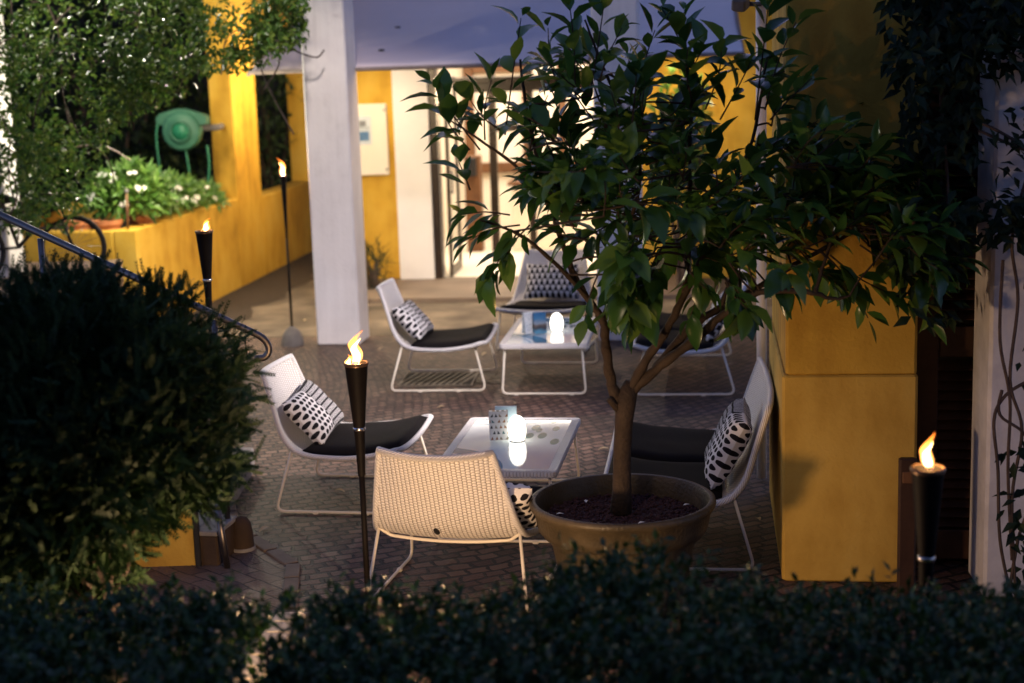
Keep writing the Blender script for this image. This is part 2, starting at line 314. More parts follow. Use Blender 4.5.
# ------------------------------------------------------------------ mesh builder
class MB:
    def __init__(s): s.v = []; s.f = []; s.uv = {}
    def add(s, vs, fs):
        o = len(s.v); s.v += [tuple(p) for p in vs]; s.f += [tuple(i+o for i in q) for q in fs]; return o
    def box(s, c, size, R=None, bev=0):
        c = V3(c); hx, hy, hz = (q/2 for q in size)
        R = R or Matrix.Identity(3)
        if bev <= 0:
            vs = [c + R @ V3((x*hx, y*hy, z*hz)) for z in (-1, 1) for y in (-1, 1) for x in (-1, 1)]
            s.add(vs, [(0, 2, 3, 1), (4, 5, 7, 6), (0, 1, 5, 4), (2, 6, 7, 3), (0, 4, 6, 2), (1, 3, 7, 5)])
        else:   # chamfered: octagonal plan and bevelled top/bottom
            b = min(bev, hx*.9, hy*.9, hz*.9)
            def ring(z, k):
                a, d = hx-k, hy-k
                return [(-a+b, -d, z), (a-b, -d, z), (a, -d+b, z), (a, d-b, z), (a-b, d, z), (-a+b, d, z), (-a, d-b, z), (-a, -d+b, z)]
            rs = [ring(-hz, b*.7), ring(-hz+b*.7, 0), ring(hz-b*.7, 0), ring(hz, b*.7)]
            vs = [c + R @ V3(p) for r in rs for p in r]
            fs = [tuple(range(7, -1, -1)), tuple(range(24, 32))]
            for k in range(3):
                for i in range(8):
                    j = (i+1) % 8; fs.append((k*8+i, k*8+j, k*8+8+j, k*8+8+i))
            s.add(vs, fs)
    def tube(s, pts, r, n=8, close=False, caps=True):
        pts = [V3(p) for p in pts]; m = len(pts)
        rad = r if isinstance(r, (list, tuple)) else [r]*m
        o = len(s.v); prev = None; L = 0
        for i, p in enumerate(pts):
            a = pts[(i-1) % m] if (close or i > 0) else p
            b = pts[(i+1) % m] if (close or i < m-1) else p
            t = (b-a).normalized()
            if prev is None:
                x = t.cross(V3((0, 0, 1)))
                if x.length < .05: x = t.cross(V3((0, 1, 0)))
                x.normalize()
            else:
                x = prev - t*prev.dot(t); x.normalize()
            y = t.cross(x); prev = x
            if i: L += (p-pts[i-1]).length
            for k in range(n):
                an = 2*PI*k/n; s.v.append(tuple(p + (x*math.cos(an)+y*math.sin(an))*rad[i])); s.uv[len(s.v)-1] = (L, an)
        for i in range(m if close else m-1):
            for k in range(n):
                a, b = o+i*n, o+((i+1) % m)*n; q = (k+1) % n
                s.f.append((a+k, a+q, b+q, b+k))
        if caps and not close:
            s.f.append(tuple(o+k for k in range(n-1, -1, -1))); s.f.append(tuple(o+(m-1)*n+k for k in range(n)))
    def lathe(s, prof, c=(0, 0, 0), n=40, sx=1, sy=1):
        c = V3(c); o = len(s.v)
        for (r, z) in prof:
            for k in range(n):
                a = 2*PI*k/n; s.v.append((c.x+r*math.cos(a)*sx, c.y+r*math.sin(a)*sy, c.z+z))
        for i in range(len(prof)-1):
            for k in range(n):
                q = (k+1) % n; s.f.append((o+i*n+k, o+i*n+q, o+(i+1)*n+q, o+(i+1)*n+k))
    def build(s, name, m, parent=None, smooth=False, loc=None):
        me = bpy.data.meshes.new(name)
        vs = s.v if loc is None else [(p[0]-loc[0], p[1]-loc[1], p[2]-loc[2]) for p in s.v]
        me.from_pydata(vs, [], s.f); me.update()
        if s.uv:
            l = me.uv_layers.new(name='UVMap')
            for lp in me.loops: l.data[lp.index].uv = s.uv.get(lp.vertex_index, (0, 0))
        if m: me.materials.append(m)
        if smooth:
            for p in me.polygons: p.use_smooth = True
        o = bpy.data.objects.new(name, me); COL.objects.link(o)
        if loc is not None: o.location = loc
        if parent: o.parent = parent
        return o
def autosmooth(o, ang=40):
    me = o.data
    for p in me.polygons: p.use_smooth = True
    me.set_sharp_from_angle(angle=math.radians(ang))
    return o
def tag(o, label=None, cat=None, group=None, kind=None):
    for k, v in (('label', label), ('category', cat), ('group', group), ('kind', kind)):
        if v: o[k] = v
    return o
def thing(name, label, cat, loc=(0, 0, 0), rz=0, group=None):
    o = bpy.data.objects.new(name, None); COL.objects.link(o); o.location = loc; o.rotation_euler = (0, 0, rz)
    o.empty_display_size = .1
    return tag(o, label, cat, group)
def copy_tree(o, parent=None):
    c = o.copy(); COL.objects.link(c); c.parent = parent
    for ch in list(o.children): copy_tree(ch, c)
    return c
def fillet(pts, r, n=5):
    pts = [V3(p) for p in pts]; out = [pts[0]]
    for i in range(1, len(pts)-1):
        a, b, c = pts[i-1], pts[i], pts[i+1]
        d1 = (a-b); d2 = (c-b); q = min(r, d1.length*.45, d2.length*.45)
        p1 = b+d1.normalized()*q; p2 = b+d2.normalized()*q
        for k in range(n+1):
            t = k/n; out.append(p1*(1-t)**2 + b*2*t*(1-t) + p2*t*t)
    out.append(pts[-1]); return out
def smooth_path(pts, sub=6):
    pts = [V3(p) for p in pts]; out = []
    for i in range(len(pts)-1):
        p0 = pts[max(i-1, 0)]; p1 = pts[i]; p2 = pts[i+1]; p3 = pts[min(i+2, len(pts)-1)]
        for k in range(sub):
            t = k/sub
            out.append(.5*((2*p1)+(p2-p0)*t+(2*p0-5*p1+4*p2-p3)*t*t+(-p0+3*p1-3*p2+p3)*t**3))
    out.append(pts[-1]); return out
def light(name, kind, loc, energy, col, target=None, **kw):
    l = bpy.data.lights.new(name, kind); l.energy = energy; l.color = col
    for k, v in kw.items(): setattr(l, k, v)
    o = bpy.data.objects.new(name, l); COL.objects.link(o); o.location = loc
    if target is not None: o.rotation_euler = (V3(target)-V3(loc)).to_track_quat('-Z', 'Y').to_euler()
    return o
def rnd(a, b): return random.uniform(a, b)
def rvec():
    while True:
        v = V3((rnd(-1, 1), rnd(-1, 1), rnd(-1, 1)))
        if .05 < v.length < 1: return v.normalized()
def leaf(mb, p, d, nrm, L, W, droop=.25, fine=True):
    """one folded, curved leaf blade"""
    d = d.normalized(); side = d.cross(nrm)
    if side.length < .05: side = d.cross(V3((1, .3, 0)))
    side.normalize(); up = side.cross(d).normalized()
    st = ((0, .04), (.22, .72), (.48, 1.0), (.75, .68), (1, .02)) if fine else ((0, .1), (.45, 1.0), (1, .03))
    vs = []
    for t, w in st:
        c = p + d*(L*t) + up*(-droop*L*t*t)
        e = side*(W*.5*w); h = up*(W*.20*w)
        vs += [c-e+h, c, c+e+h]
    fs = []
    for i in range(len(st)-1):
        a = i*3; fs += [(a, a+1, a+4, a+3), (a+1, a+2, a+5, a+4)]
    mb.add(vs, fs)
def inpoly(x, y, P):
    r = False; j = len(P)-1
    for i in range(len(P)):
        if (P[i][1] > y) != (P[j][1] > y) and x < (P[j][0]-P[i][0])*(y-P[i][1])/(P[j][1]-P[i][1])+P[i][0]: r = not r
        j = i
    return r
def sample(P):
    xs = [p[0] for p in P]; ys = [p[1] for p in P]
    while True:
        x, y = rnd(min(xs), max(xs)), rnd(min(ys), max(ys))
        if inpoly(x, y, P): return x, y

# ------------------------------------------------------------------ ground
def sheet(name, pts, z, m, thick=None):
    mb = MB(); n = len(pts)
    if thick is None:
        mb.add([(p[0], p[1], z) for p in pts], [tuple(range(n))])
    else:
        mb.add([(p[0], p[1], z) for p in pts]+[(p[0], p[1], z-thick) for p in pts], [tuple(range(n))]+[(i, i+n, (i+1) % n+n, (i+1) % n) for i in range(n)])
    o = mb.build(name, m); return tag(o, kind='structure')
BY = -.11                                           # the building's turn
EB = V3((math.cos(BY), math.sin(BY), 0)); EN = V3((-math.sin(BY), math.cos(BY), 0)); RB = Matrix.Rotation(BY, 3, 'Z')
sheet('ground', [(-150, -60), (150, -60), (150, 240), (-150, 240)], 0, M['cobble'])
DOOR0 = V3((-1.18, 16.55, 0))                       # foot of the back wall at the door side
def bp(u, v, z=0): return DOOR0 + EB*u + EN*v + V3((0, 0, z))
sheet('concrete_paving', [bp(-1.9, -3.25), bp(5, -3.25), bp(5, .3), bp(-1.9, .3)], .004, M['concrete'])
sheet('doorstep', [bp(-.55, -1.42), bp(3.2, -1.42), bp(3.2, .05), bp(-.55, .05)], .05, M['step'], .05)
sheet('path', [(-2.4, 5.2), (-.93, 5.6), (-1.10, 7.05), (-1.50, 7.72), (-2.4, 7.9)], .004, M['brick'])
kp = [V3((-.93, 5.6, 0)), V3((-1.085, 7.05, 0)), V3((-1.49, 7.72, 0)), V3((-1.60, 8.2, 0))]
mb = MB()
for a, b in zip(kp, kp[1:]):
    d = (b-a); k = max(1, int(d.length/.2))
    for i in range(k):
        p = a+d*((i+.5)/k); mb.box((p.x, p.y, .006), (d.length/k*.93, .07, .022), Matrix.Rotation(math.atan2(d.y, d.x)+rnd(-.02, .02), 3, 'Z'), .005)
tag(mb.build('path_kerb', M['path']), kind='structure')
mb = MB(); a, b = gnd(236, 700), gnd(292, 618); d = b-a
for k in range(7):
    p = a+d*((k+.5)/7); mb.box((p.x, p.y, .014), (d.length/7*.95, .13, .036), Matrix.Rotation(math.atan2(d.y, d.x)+rnd(-.05, .05), 3, 'Z'), .012)
tag(mb.build('path_edging', M['palestone']), kind='structure')
# dark irregular strip laid over the paving at foot of the left wall
WN = V3((.125, .992, 0)); WE = V3((.992, -.125, 0)); W0 = V3((-2.926, 16.64, 0)); RW = Matrix.Rotation(-.125, 3, 'Z')
def wp(u, v, z=0): return W0 + WE*u + WN*v + V3((0, 0, z))    # u: out from the wall face, v: along it
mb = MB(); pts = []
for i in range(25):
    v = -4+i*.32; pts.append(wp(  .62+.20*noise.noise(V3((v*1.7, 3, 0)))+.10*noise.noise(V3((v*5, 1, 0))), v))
sheet('dark_strip', [(p.x, p.y) for p in pts]+[tuple(wp(-.05, 3.9)[:2]), tuple(wp(-.05, -4)[:2])], .009, M['soil'])
# raised terrace and steps beyond the handrail
sheet('terrace', [(-9, 7.25), (-2.45, 7.25), (-2.45, 9.2), (-3.4, 9.2), (-3.4, 13.4), (-9, 13.4)], .74, M['brick'], .74)
mb = MB()
for i in range(4):
    x1 = -1.55-.225*i; mb.box(((-2.45+x1)/2, 8.05, .148*(i+.5)), (x1+2.45-.001*i, 1.58, .148), None, .012)
tag(mb.build('stone_steps', M['stone']), kind='structure')

# ------------------------------------------------------------------ back building
B = thing('cafe_building', 'yellow cafe building with a bright open doorway behind the patio', 'building', bp(0, 0), BY)
def lb(mb, u0, u1, v0, v1, z0, z1, bev=0): mb.box(((u0+u1)/2, (v0+v1)/2, (z0+z1)/2), (u1-u0, v1-v0, z1-z0), None, bev)
mb = MB(); lb(mb, -.78, 0, 0, .3, 0, 5.5); lb(mb, 2.25, 7, 0, .3, 0, 5.5); lb(mb, 0, 2.25, .005, .295, 2.45, 5.5)
mb.build('wall', M['yellow'], B)
mb = MB(); lb(mb, .0, .375, -.06, .24, 0, 2.448); lb(mb, .0, 2.25, -.055, .0, 2.30, 2.62); mb.build('white_surround', M['white'], B)
# interior room
mb = MB(); lb(mb, -.6, 3.2, 3.4, 3.5, 0, 2.7); lb(mb, -.7, -.6, .3, 3.5, 0, 2.7); lb(mb, 3.2, 3.3, .3, 3.5, 0, 2.7); mb.build('inner_wall', M['cream'], B)
mb = MB(); lb(mb, -.7, 3.3, .3, 3.5, 2.7, 2.8); mb.build('inner_ceiling', M['cream'], B)
mb = MB(); lb(mb, -.7, 3.3, .05, 3.5, .0, .052); mb.build('inner_floor', M['cream'], B)
# interior timber panelling and shelf unit against the back wall
mb = MB(); lb(mb, .30, .42, 3.30, 3.4, .05, 2.3, .01); lb(mb, 1.05, 1.15, 3.30, 3.4, .05, 2.3, .01); lb(mb, .42, 1.05, 3.31, 3.4, .93, 1.06, .01); lb(mb, .42, 1.05, 3.31, 3.4, 2.2, 2.3, .01)
lb(mb, 1.5, 1.6, 3.3, 3.4, .05, 2.3, .01); lb(mb, 1.6, 2.4, 3.31, 3.4, .93, 1.06, .01); mb.build('timber_frame', M['wood'], B)
mb = MB(); lb(mb, .80, 2.16, .21, .30, 2.02, 2.128, .01); mb.build('timber_beam', M['door'], B)
mb = MB(); lb(mb, .43, .62, 2.2, 2.42, .052, 1.22, .01); mb.build('timber_post', M['wood'], B)
mb = MB(); lb(mb, .47, .58, 2.14, 2.195, .98, 1.2, .01); mb.build('switch_box', M['black'], B)
mb = MB(); lb(mb, .86, .95, 1.2, 1.28, .052, 2.3, .01); lb(mb, 1.30, 1.38, 1.2, 1.28, .052, 2.3, .01); lb(mb, .952, 1.299, 1.21, 1.27, 1.55, 1.63, .01); mb.build('inner_door_frame', M['door'], B)
mb = MB(); lb(mb, 1.0, 2.0, 2.2, 2.75, .052, .85, .02); mb.build('counter', M['cream'], B)
mb = MB(); lb(mb, .95, 2.05, 2.15, 2.8, .853, .90, .01); mb.build('counter_top', M['wood'], B)
# door frame: posts, track, open glass leaf
df = MB(); lb(df, .378, .455, -.02, .22, .05, 2.3, .006); lb(df, 2.17, 2.245, -.02, .22, .05, 2.3, .006); lb(df, .456, 2.169, .0, .2, 2.13, 2.185, .006)
dfo = df.build('door_frame', M['door'], B)
mb = MB(); lb(mb, .463, .478, -.035, .02, .052, 2.2, .004); mb.build('frame_trim', M['chrome'], dfo)
mb = MB(); lb(mb, .525, .56, .06, .12, .052, 2.2, .005); lb(mb, .525, .56, .75, .82, .052, 2.2, .005); lb(mb, .527, .558, .12, .75, 2.1, 2.2, .004); lb(mb, .527, .558, .12, .75, .052, .15, .004)
dl = mb.build('door_leaf', M['door'], B)
mb = MB(); lb(mb, .538, .546, .12, .75, .15, 2.1); mb.build('pane', M['glass'], dl)
mb = MB(); mb.tube([(.585, .1, .95), (.585, .1, 1.2)], .012, 8); lb(mb, .56, .585, .09, .11, .96, .985); lb(mb, .56, .585, .09, .11, 1.165, 1.19); mb.build('handle', M['chrome'], dl)
# notice board on the yellow wall
nb = thing('notice_board', 'cream notice board with one blue and white sheet on the yellow wall', 'notice board', bp(-.36, -.006), BY)
mb = MB(); mb.box((0.075, -.018, 1.56), (.42, .03, .76), None, .012); mb.build('board', M['cream'], nb)
mb = MB(); mb.box((.0, -.0355, 1.66), (.22, .004, .30)); sh = mb.build('notice_sheet', M['paper'], nb)
mb = MB(); mb.box((.02, -.039, 1.60), (.13, .003, .10)); mb.build('picture', M['ink'], sh)
mb = MB(); mb.box((.02, -.039, 1.735), (.07, .003, .06)); mb.build('emblem', M['inkd'], sh)
for dz in (0, .02): 
    mb = MB(); mb.box((.02, -.039, 1.675+dz), (.15, .003, .006)); mb.build('text_line', M['inkd'], sh)
for q in ((.26, 1.24), (.26, 1.87)):
    mb = MB(); mb.lathe([(0, -.0), (.013, 0), (.011, .008), (0, .010)], n=12); o = mb.build('screw_cap', M['inkd'], nb, True); o.rotation_euler = (PI/2, 0, 0); o.location = (q[0], -.033, q[1])

# canvas awnings, seen from above their outer face
def awning(name, label, u0, u1, zf, vf, slots):
    A = thing(name, label, 'awning', bp(u0, vf), BY)
    nu, nv = 36, 18; mb = MB(); w = u1-u0; dep = -vf
    for j in range(nv+1):
        for i in range(nu+1):
            t = j/nv; x = w*i/nu
            sag = -.06*math.sin(PI*t)*(.7+.3*math.cos(x*5.2)) + .006*noise.noise(V3((x*3, t*5, zf)))
            mb.v.append((x, dep*t, zf+.92*t*1.0+sag))
    for j in range(nv):
        for i in range(nu):
            a = j*(nu+1)+i; mb.f.append((a, a+1, a+nu+2, a+nu+1))
    o = mb.build('canvas', M['awning'], A, True)
    md = o.modifiers.new('t', 'SOLIDIFY'); md.thickness = .012; md.offset = -1
    mb = MB(); mb.tube([(0, -.004, zf-.014), (w, -.004, zf-.014)], .018, 10); mb.build('front_bar', M['hem'], A, True)
    for x in ((0, w)):
        mb = MB(); mb.tube([(x, 0, zf-.03), (x, dep-.01, zf+.82)], .016, 8); mb.build('side_bar', M['hem'], A, True)
    for (x, t) in slots:
        mb = MB(); mb.box((x, dep*t, zf+.92*t-.06*math.sin(PI*t)+.012), (.05, .03, .012), Matrix.Rotation(.28, 3, 'X'), .004); mb.build('vent_tab', M['black'], A)
    return A
awning('awning', 'long lavender canvas awning between the two white pillars', -.64, 2.27, 2.33, -3.32, ((1.05, .18), (1.05, .44)))
awning('awning', 'shorter lavender canvas awning on the far side of the second white pillar', 2.29, 3.55, 2.36, -3.3, ())

# white pillars carrying the canopy
def pillar(label, p, h=4.2, w=.375, d=.37, m='pillar'):
    P_ = thing('pillar', label, 'pillar', p, BY-.03, 'white square pillars in front of the cafe')
    mb = MB(); mb.box((w/2, d/2, h/2), (w, d, h), None, .012); autosmooth(mb.build('shaft', M[m], P_), 30)
    return P_
pillar('square white pillar standing behind the slim torch with the concrete foot', (-1.671, 12.95, 0))
pillar('square white pillar half hidden behind the potted tree', (.725, 12.72, 0))

# ------------------------------------------------------------------ left yellow garden wall and planter
G = thing('garden_wall', 'tall yellow garden wall with two openings on the left of the patio', 'wall', W0, -.125)
mb = MB()
def lw(u0, u1, v0, v1, z0, z1, bev=0): mb.box(((u0+u1)/2, (v0+v1)/2, (z0+z1)/2), (u1-u0, v1-v0, z1-z0), None, bev)
lw(-.25, 0, .02, .95, 0, 3.6, .01)                  # pier between the openings
lw(-.25, 0, .951, 4.2, 0, .90, .01)                 # low wall under the second opening
lw(-.25, 0, 3.2, 4.2, .901, 3.6, .01)
lw(-.25, -.002, .952, 3.199, 2.9, 3.6, .01)
mb.build('wall_body', M['yellow'], G)
PL = thing('planter', 'low yellow walled planter with the flowering shrubs in it', 'planter', W0, -.125)
mb = MB()
PV0 = -3.06
lw(-.22, -.005, PV0, .018, 0, .97, .012); lw(-1.9, -.221, PV0, PV0+.2, 0, .966, .012); lw(-1.9, -.221, -.18, .018, 0, .966, .012)
mb.build('planter_wall', M['yellow'], PL)
mb = MB(); lw(-1.9, -.222, PV0+.2, -.181, .5, .80); mb.build('soil', M['soil'], PL)
# white wall behind the ivy on the far left
mb = MB(); mb.box((-4.27, 12.6, 2.2), (.42, .4, 4.4), None, .015); o = mb.build('white_wall', M['white_stain'])
tag(o, 'white rendered wall end behind the ivy at the far left', 'wall')

# ------------------------------------------------------------------ right side: column, post, shutter, pillar
CY = -.13; RC = Matrix.Rotation(CY, 3, 'Z')
K = thing('yellow_column', 'thick ochre yellow column beside the potted tree', 'column', (1.20, 6.62, 0), CY)
mb = MB(); mb.box((.285, .72, 2.95), (.565, 1.44, 4.0), None, .012); autosmooth(mb.build('shaft', M['yellow2'], K), 30)
mb = MB(); mb.box((.28, .72, .475), (.585, 1.452, .95), None, .012); autosmooth(mb.build('plinth', M['plinth'], K), 30)
PO = thing('drain_pipe', 'slim white downpipe at the back corner of the ochre column', 'pipe', (1.37, 8.27, 0))
mb = MB(); mb.tube([(0, 0, .02), (0, 0, 4)], .028, 14); mb.build('pipe', M['white'], PO, True)
for z in (.5, 1.6, 2.7):
    mb = MB(); mb.lathe([(.028, 0), (.036, .002), (.036, .028), (.028, .03)], (0, 0, z), 14); mb.build('clip', M['white'], PO, True)
SH = thing('shutter_door', 'dark brown louvred shutter door between the ochre column and the bluish pillar', 'shutter', (1.80, 6.78, 0), CY)
mb = MB(); mb.box((.06, .03, 1.3), (.12, .06, 2.6), None, .006); mb.box((.53, .03, 1.3), (.12, .06, 2.6), None, .006)
for z in (.1, 1.05, 2.5): mb.box((.295, .03, z), (.348, .056, .14), None, .006)
mb.build('frame', M['shutter'], SH)
mb = MB()
for i in range(50):
    z = .2+i*.046
    if abs(z-1.05) < .085 or z > 2.4: continue
    mb.box((.295, .03, z), (.346, .052, .008), Matrix.Rotation(.7, 3, 'X'))
mb.build('louvres', M['shutter'], SH)
mb = MB(); mb.box((.295, .075, 1.3), (.6, .02, 2.6)); mb.build('backing', M['black'], SH)
mb = MB(); mb.box((.305, .25, 3.6), (.62, .3, 2.0)); mb.build('lintel', M['shutter'], SH)
bd = thing('wooden_screen', 'narrow dark wooden screen standing behind the rightmost torch', 'screen', (1.615, 6.30, 0), CY)
mb = MB(); mb.box((.05, .02, .32), (.075, .04, .64), None, .008); mb.build('post', M['shutter'], bd)
mb = MB(); mb.box((.0505, -.001, .56), (.05, .012, .05), None, .004); mb.build('batten', M['wood'], bd)
RP = thing('pillar', 'bluish white pillar with vine stems at the right edge', 'pillar', (2.005, 6.32, 0), -.10)
mb = MB(); mb.box((.35, .17, 2.2), (.70, .34, 4.4), None, .014); autosmooth(mb.build('shaft', M['white_stain'], RP), 30)
mb = MB(); lq = MB(); lq.box((0, 0, 0), (.05, .06, .04), None, .008)
EV = thing('shade_eave', 'unseen timber eave added to shade the shutter door and the ochre column', 'roof', (1.55, 6.0, 3.05), CY)  # out of view, added to hold sky light off the column and vine
mb = MB(); mb.box((.35, 1.65, .06), (1.6, 3.0, .12), None, .01); mb.build('roof_deck', M['shutter'], EV)
mb = MB()
for k in range(4): mb.box((-.3+k*.42, 1.65, -.06), (.08, 2.9, .118), None, .005)
mb.build('rafters', M['wood'], EV)
HF = thing('shade_house', 'unseen house front with a balcony added behind the viewer to block the sky', 'building', (0, -2.6, 0))  # unseen facade and balcony, added to darken hedge and juniper
mb = MB(); mb.box((0, -.15, 3.5), (16, .3, 7), None, .02); mb.build('wall', M['brownstone'], HF)
mb = MB(); mb.box((0, 2.0, 3.45), (12, 4.0, .18), None, .02); mb.build('balcony', M['foot'], HF)
PG = thing('shade_pergola', 'unseen timber slat roof added to keep sky light off the ivy', 'shade_pergola', (-3.9, 12.6, 3.75))  # slat roof added above the frame to cut sky light on the ivy
mb = MB()
for k in range(16): mb.box((0, -2.9+k*.4, 0), (4.4, .30, .06), None, .008)
mb.build('slats', M['shutter'], PG)
mb = MB()
for x in (-1.9, 1.6): mb.box((x, 0, -.09), (.12, 6.2, .118), None, .01)
mb.build('beams', M['shutter'], PG)
WL = thing('wall_spotlight', 'small grey spotlight on a bracket near the top of the white downpipe', 'spotlight', at(740, 4, 8.1))
lq2 = MB(); lq2.box((.0, -.02, 0), (.075, .1, .06), Matrix.Rotation(.3, 3, 'X') @ Matrix.Rotation(-.4, 3, 'Z'), .01); lq2.build('housing', M['foot'], WL)
lq2 = MB(); lq2.tube([(0.02, 0.0, .0), (.13, .15, 0.0)], .012, 8); lq2.build('bracket', M['black'], WL, True)

# ------------------------------------------------------------------ lounge seats
PROF = [(-.418, .742), (-.388, .655), (-.356, .558), (-.325, .46), (-.29, .392), (-.24, .342), (-.165, .318), (-.06, .312), (.06, .315), (.17, .326), (.26, .343), (.325, .360), (.352, .363)]
PP = smooth_path([(x, 0, z) for x, z in PROF], 4)
def prof_len():
    L = [0]
    for a, b in zip(PP, PP[1:]): L.append(L[-1]+(b-a).length)
    return L
PLN = prof_len()
def shell_point(i, v, hw0):
    """i: station along the profile, v: -1..1 across"""
    t = PLN[i]/PLN[-1]; p = PP[i]
    a = PP[max(i-1, 0)]; b = PP[min(i+1, len(PP)-1)]; tg = (b-a).normalized(); nr = V3((-tg.z, 0, tg.x))   # towards sitter/up
    if nr.z < 0 and nr.x < 0: nr = -nr
    top = min(1, t/.42); w = hw0-.148*(1-min(1, t/.72))
    if t > .93: w *= 1-.05*((t-.93)/.07)**2
    sag = (.055*(1-top)+.026*top)
    if hw0 > .5: sag *= .55
    return p + V3((0, v*w, 0)) - nr*(sag*(1-abs(v)**2.2)), nr, w
def make_seat(name, label, group, hw=.395, loveseat=False):
    T = thing(name, label, 'loveseat' if loveseat else 'lounge chair', group=group)
    n = len(PP); m = 20; th = .016
    mb = MB()
    for side in (1, -1):
        o = len(mb.v)
        for i in range(n):
            for k in range(m+1):
                v = -1+2*k/m; p, nr, w = shell_point(i, v, hw); p = p + nr*(th*.5*side)
                mb.v.append(tuple(p)); mb.uv[len(mb.v)-1] = (PLN[i], v*w)
        for i in range(n-1):
            for k in range(m):
                a = o+i*(m+1)+k; q = (a, a+1, a+m+2, a+m+1); mb.f.append(q if side < 0 else q[::-1])
    sh = mb.build('woven_shell', M['weave'], T, True)
    rim = []
    for i in range(n): rim.append(shell_point(i, -1, hw)[0])
    for k in range(1, m): rim.append(shell_point(n-1, -1+2*k/m, hw)[0])
    for i in range(n-1, -1, -1): rim.append(shell_point(i, 1, hw)[0])
    for k in range(m-1, 0, -1): rim.append(shell_point(0, -1+2*k/m, hw)[0])
    mb = MB(); mb.tube(rim, .0155, 8, close=True); mb.build('rolled_edge', M['rim'], sh, True)
    mb = MB(); mb.lathe([(0, .004), (.012, .004), (.02, .0)], n=16, sx=1.0, sy=1.0); bo = mb.build('oval_badge', M['black'], sh, True)
    p, nr, w = shell_point(17, 0.12, hw); bo.location = p - nr*(th*.5+.001); bo.rotation_euler = (-nr).to_track_quat('Z', 'Y').to_euler(); bo.scale = (.7, 1.3, 1)
    # sled legs, one tube loop per side
    hy = hw-.03
    for s in (-1, 1):
        pts = fillet([(-.255, s*(hy-.045), .345), (-.352, s*hy, .012), (.352, s*hy, .012), (.275, s*(hy-.03), .333)], .055, 6)
        mb = MB(); mb.tube(pts, .0077, 8); lg = mb.build('sled_leg', M['frame'], T, True)
        for x in (-.13, .15):
            mb = MB(); mb.box((x, s*hy, .009), (.03, .024, .017), None, .004); mb.build('glide', M['frame'], lg)
    for x, zb, i in ((-.255, .345, 21), (.275, .333, 41)):
        pts = []
        for k in range(15):
            v = -1+2*k/14; yy = hy-(.045 if x < 0 else .03); q, nr, w = shell_point(i, v, hw); q.y = v*yy; q = q - nr*.022
            if abs(v) == 1: q = V3((x, v*yy, zb))
            pts.append(q)
        mb = MB(); mb.tube(smooth_path(pts, 2), .0077, 8); mb.build('cross_tube', M['frame'], T, True)
    # seat pad(s)
    npad = 2 if loveseat else 1
    for q in range(npad):
        v0, v1 = (-.88, .88) if npad == 1 else ((-.93, -.01) if q == 0 else (.01, .93))
        mb = MB(); a, b = 22, n-3; nn = b-a; mm = 14
        for side in (0, 1):
            o = len(mb.v)
            for i in range(nn+1):
                for k in range(mm+1):
                    tu, tv = i/nn, k/mm
                    e = (1-(2*tu-1)**6)*(1-(2*tv-1)**6)
                    p, nr, w = shell_point(a+i, v0+(v1-v0)*tv, hw)
                    hgt = .010 + side*(.006+.040*max(e, 0)**.45) + side*.004*noise.noise(V3((tu*5, tv*5+q*3, hw)))
                    p = p+nr*hgt; mb.v.append(tuple(p))
            for i in range(nn):
                for k in range(mm):
                    c = o+i*(mm+1)+k; f = (c, c+1, c+mm+2, c+mm+1); mb.f.append(f[::-1] if side else f)
        S = (nn+1)*(mm+1)
        ed = [k for k in range(mm+1)]+[(i)*(mm+1)+mm for i in range(1, nn+1)]+[nn*(mm+1)+k for k in range(mm-1, -1, -1)]+[i*(mm+1) for i in range(nn-1, 0, -1)]
        for k in range(len(ed)):
            c, d = ed[k], ed[(k+1) % len(ed)]; mb.f.append((c, c+S, d+S, d))
        mb.build('seat_pad', M['cushion'], T, True)
    return T
def make_pillow(label, m, W=.46, H=.30, T=.12, seed=0):
    n = 26; k2 = 18; mb = MB()
    for side in (1, -1):
        o = len(mb.v)
        for i in range(n+1):
            for j in range(k2+1):
                a, b = -1+2*i/n, -1+2*j/k2
                e = max(0, (1-a**4))**.5*max(0, (1-b**4))**.5
                pin = 1-.07*(abs(b)**2*(1-abs(a)**2)*.8+abs(a)**2*(1-abs(b)**2))
                x = a*W/2*(1-.06*(1-b*b)*abs(a)) ; y = b*H/2*(1-.08*(1-a*a)*abs(b))
                z = side*T/2*e**.75*(1+.16*noise.noise(V3((a*2.2+seed, b*2.2, side))))
                mb.v.append((x, y, z)); mb.uv[len(mb.v)-1] = (a*W/2, b*H/2)
        for i in range(n):
            for j in range(k2):
                c = o+i*(k2+1)+j; f = (c, c+k2+1, c+k2+2, c+1); mb.f.append(f if side > 0 else f[::-1])
    o = mb.build('pillow', m, None, True); tag(o, label, 'pillow', 'black and white patterned pillows on the seats')
    return o
def put_pillow(o, seat, x=-.225, z=.475, y=0, tilt=48, roll=0, spin=0, flip=False):
    """leans the pillow against a seat's back; local X runs across the seat"""
    # basis: across = -y of chair, up the back = (-cos, 0, sin), normal
    t = math.radians(tilt)
    across = V3((0, -1 if not flip else 1, 0)); upv = V3((-math.cos(t), 0, math.sin(t))); nr = across.cross(upv)
    Rm = Matrix((across, upv, nr)).transposed().to_4x4() @ Matrix.Rotation(math.radians(spin), 4, 'Z')
    Mw = Matrix.Translation(seat.location) @ Matrix.Rotation(seat.rotation_euler.z, 4, 'Z') @ Matrix.Translation((x, y, z)) @ Rm
    o.matrix_world = Mw
GC = 'white woven lounge chairs round the low tables'
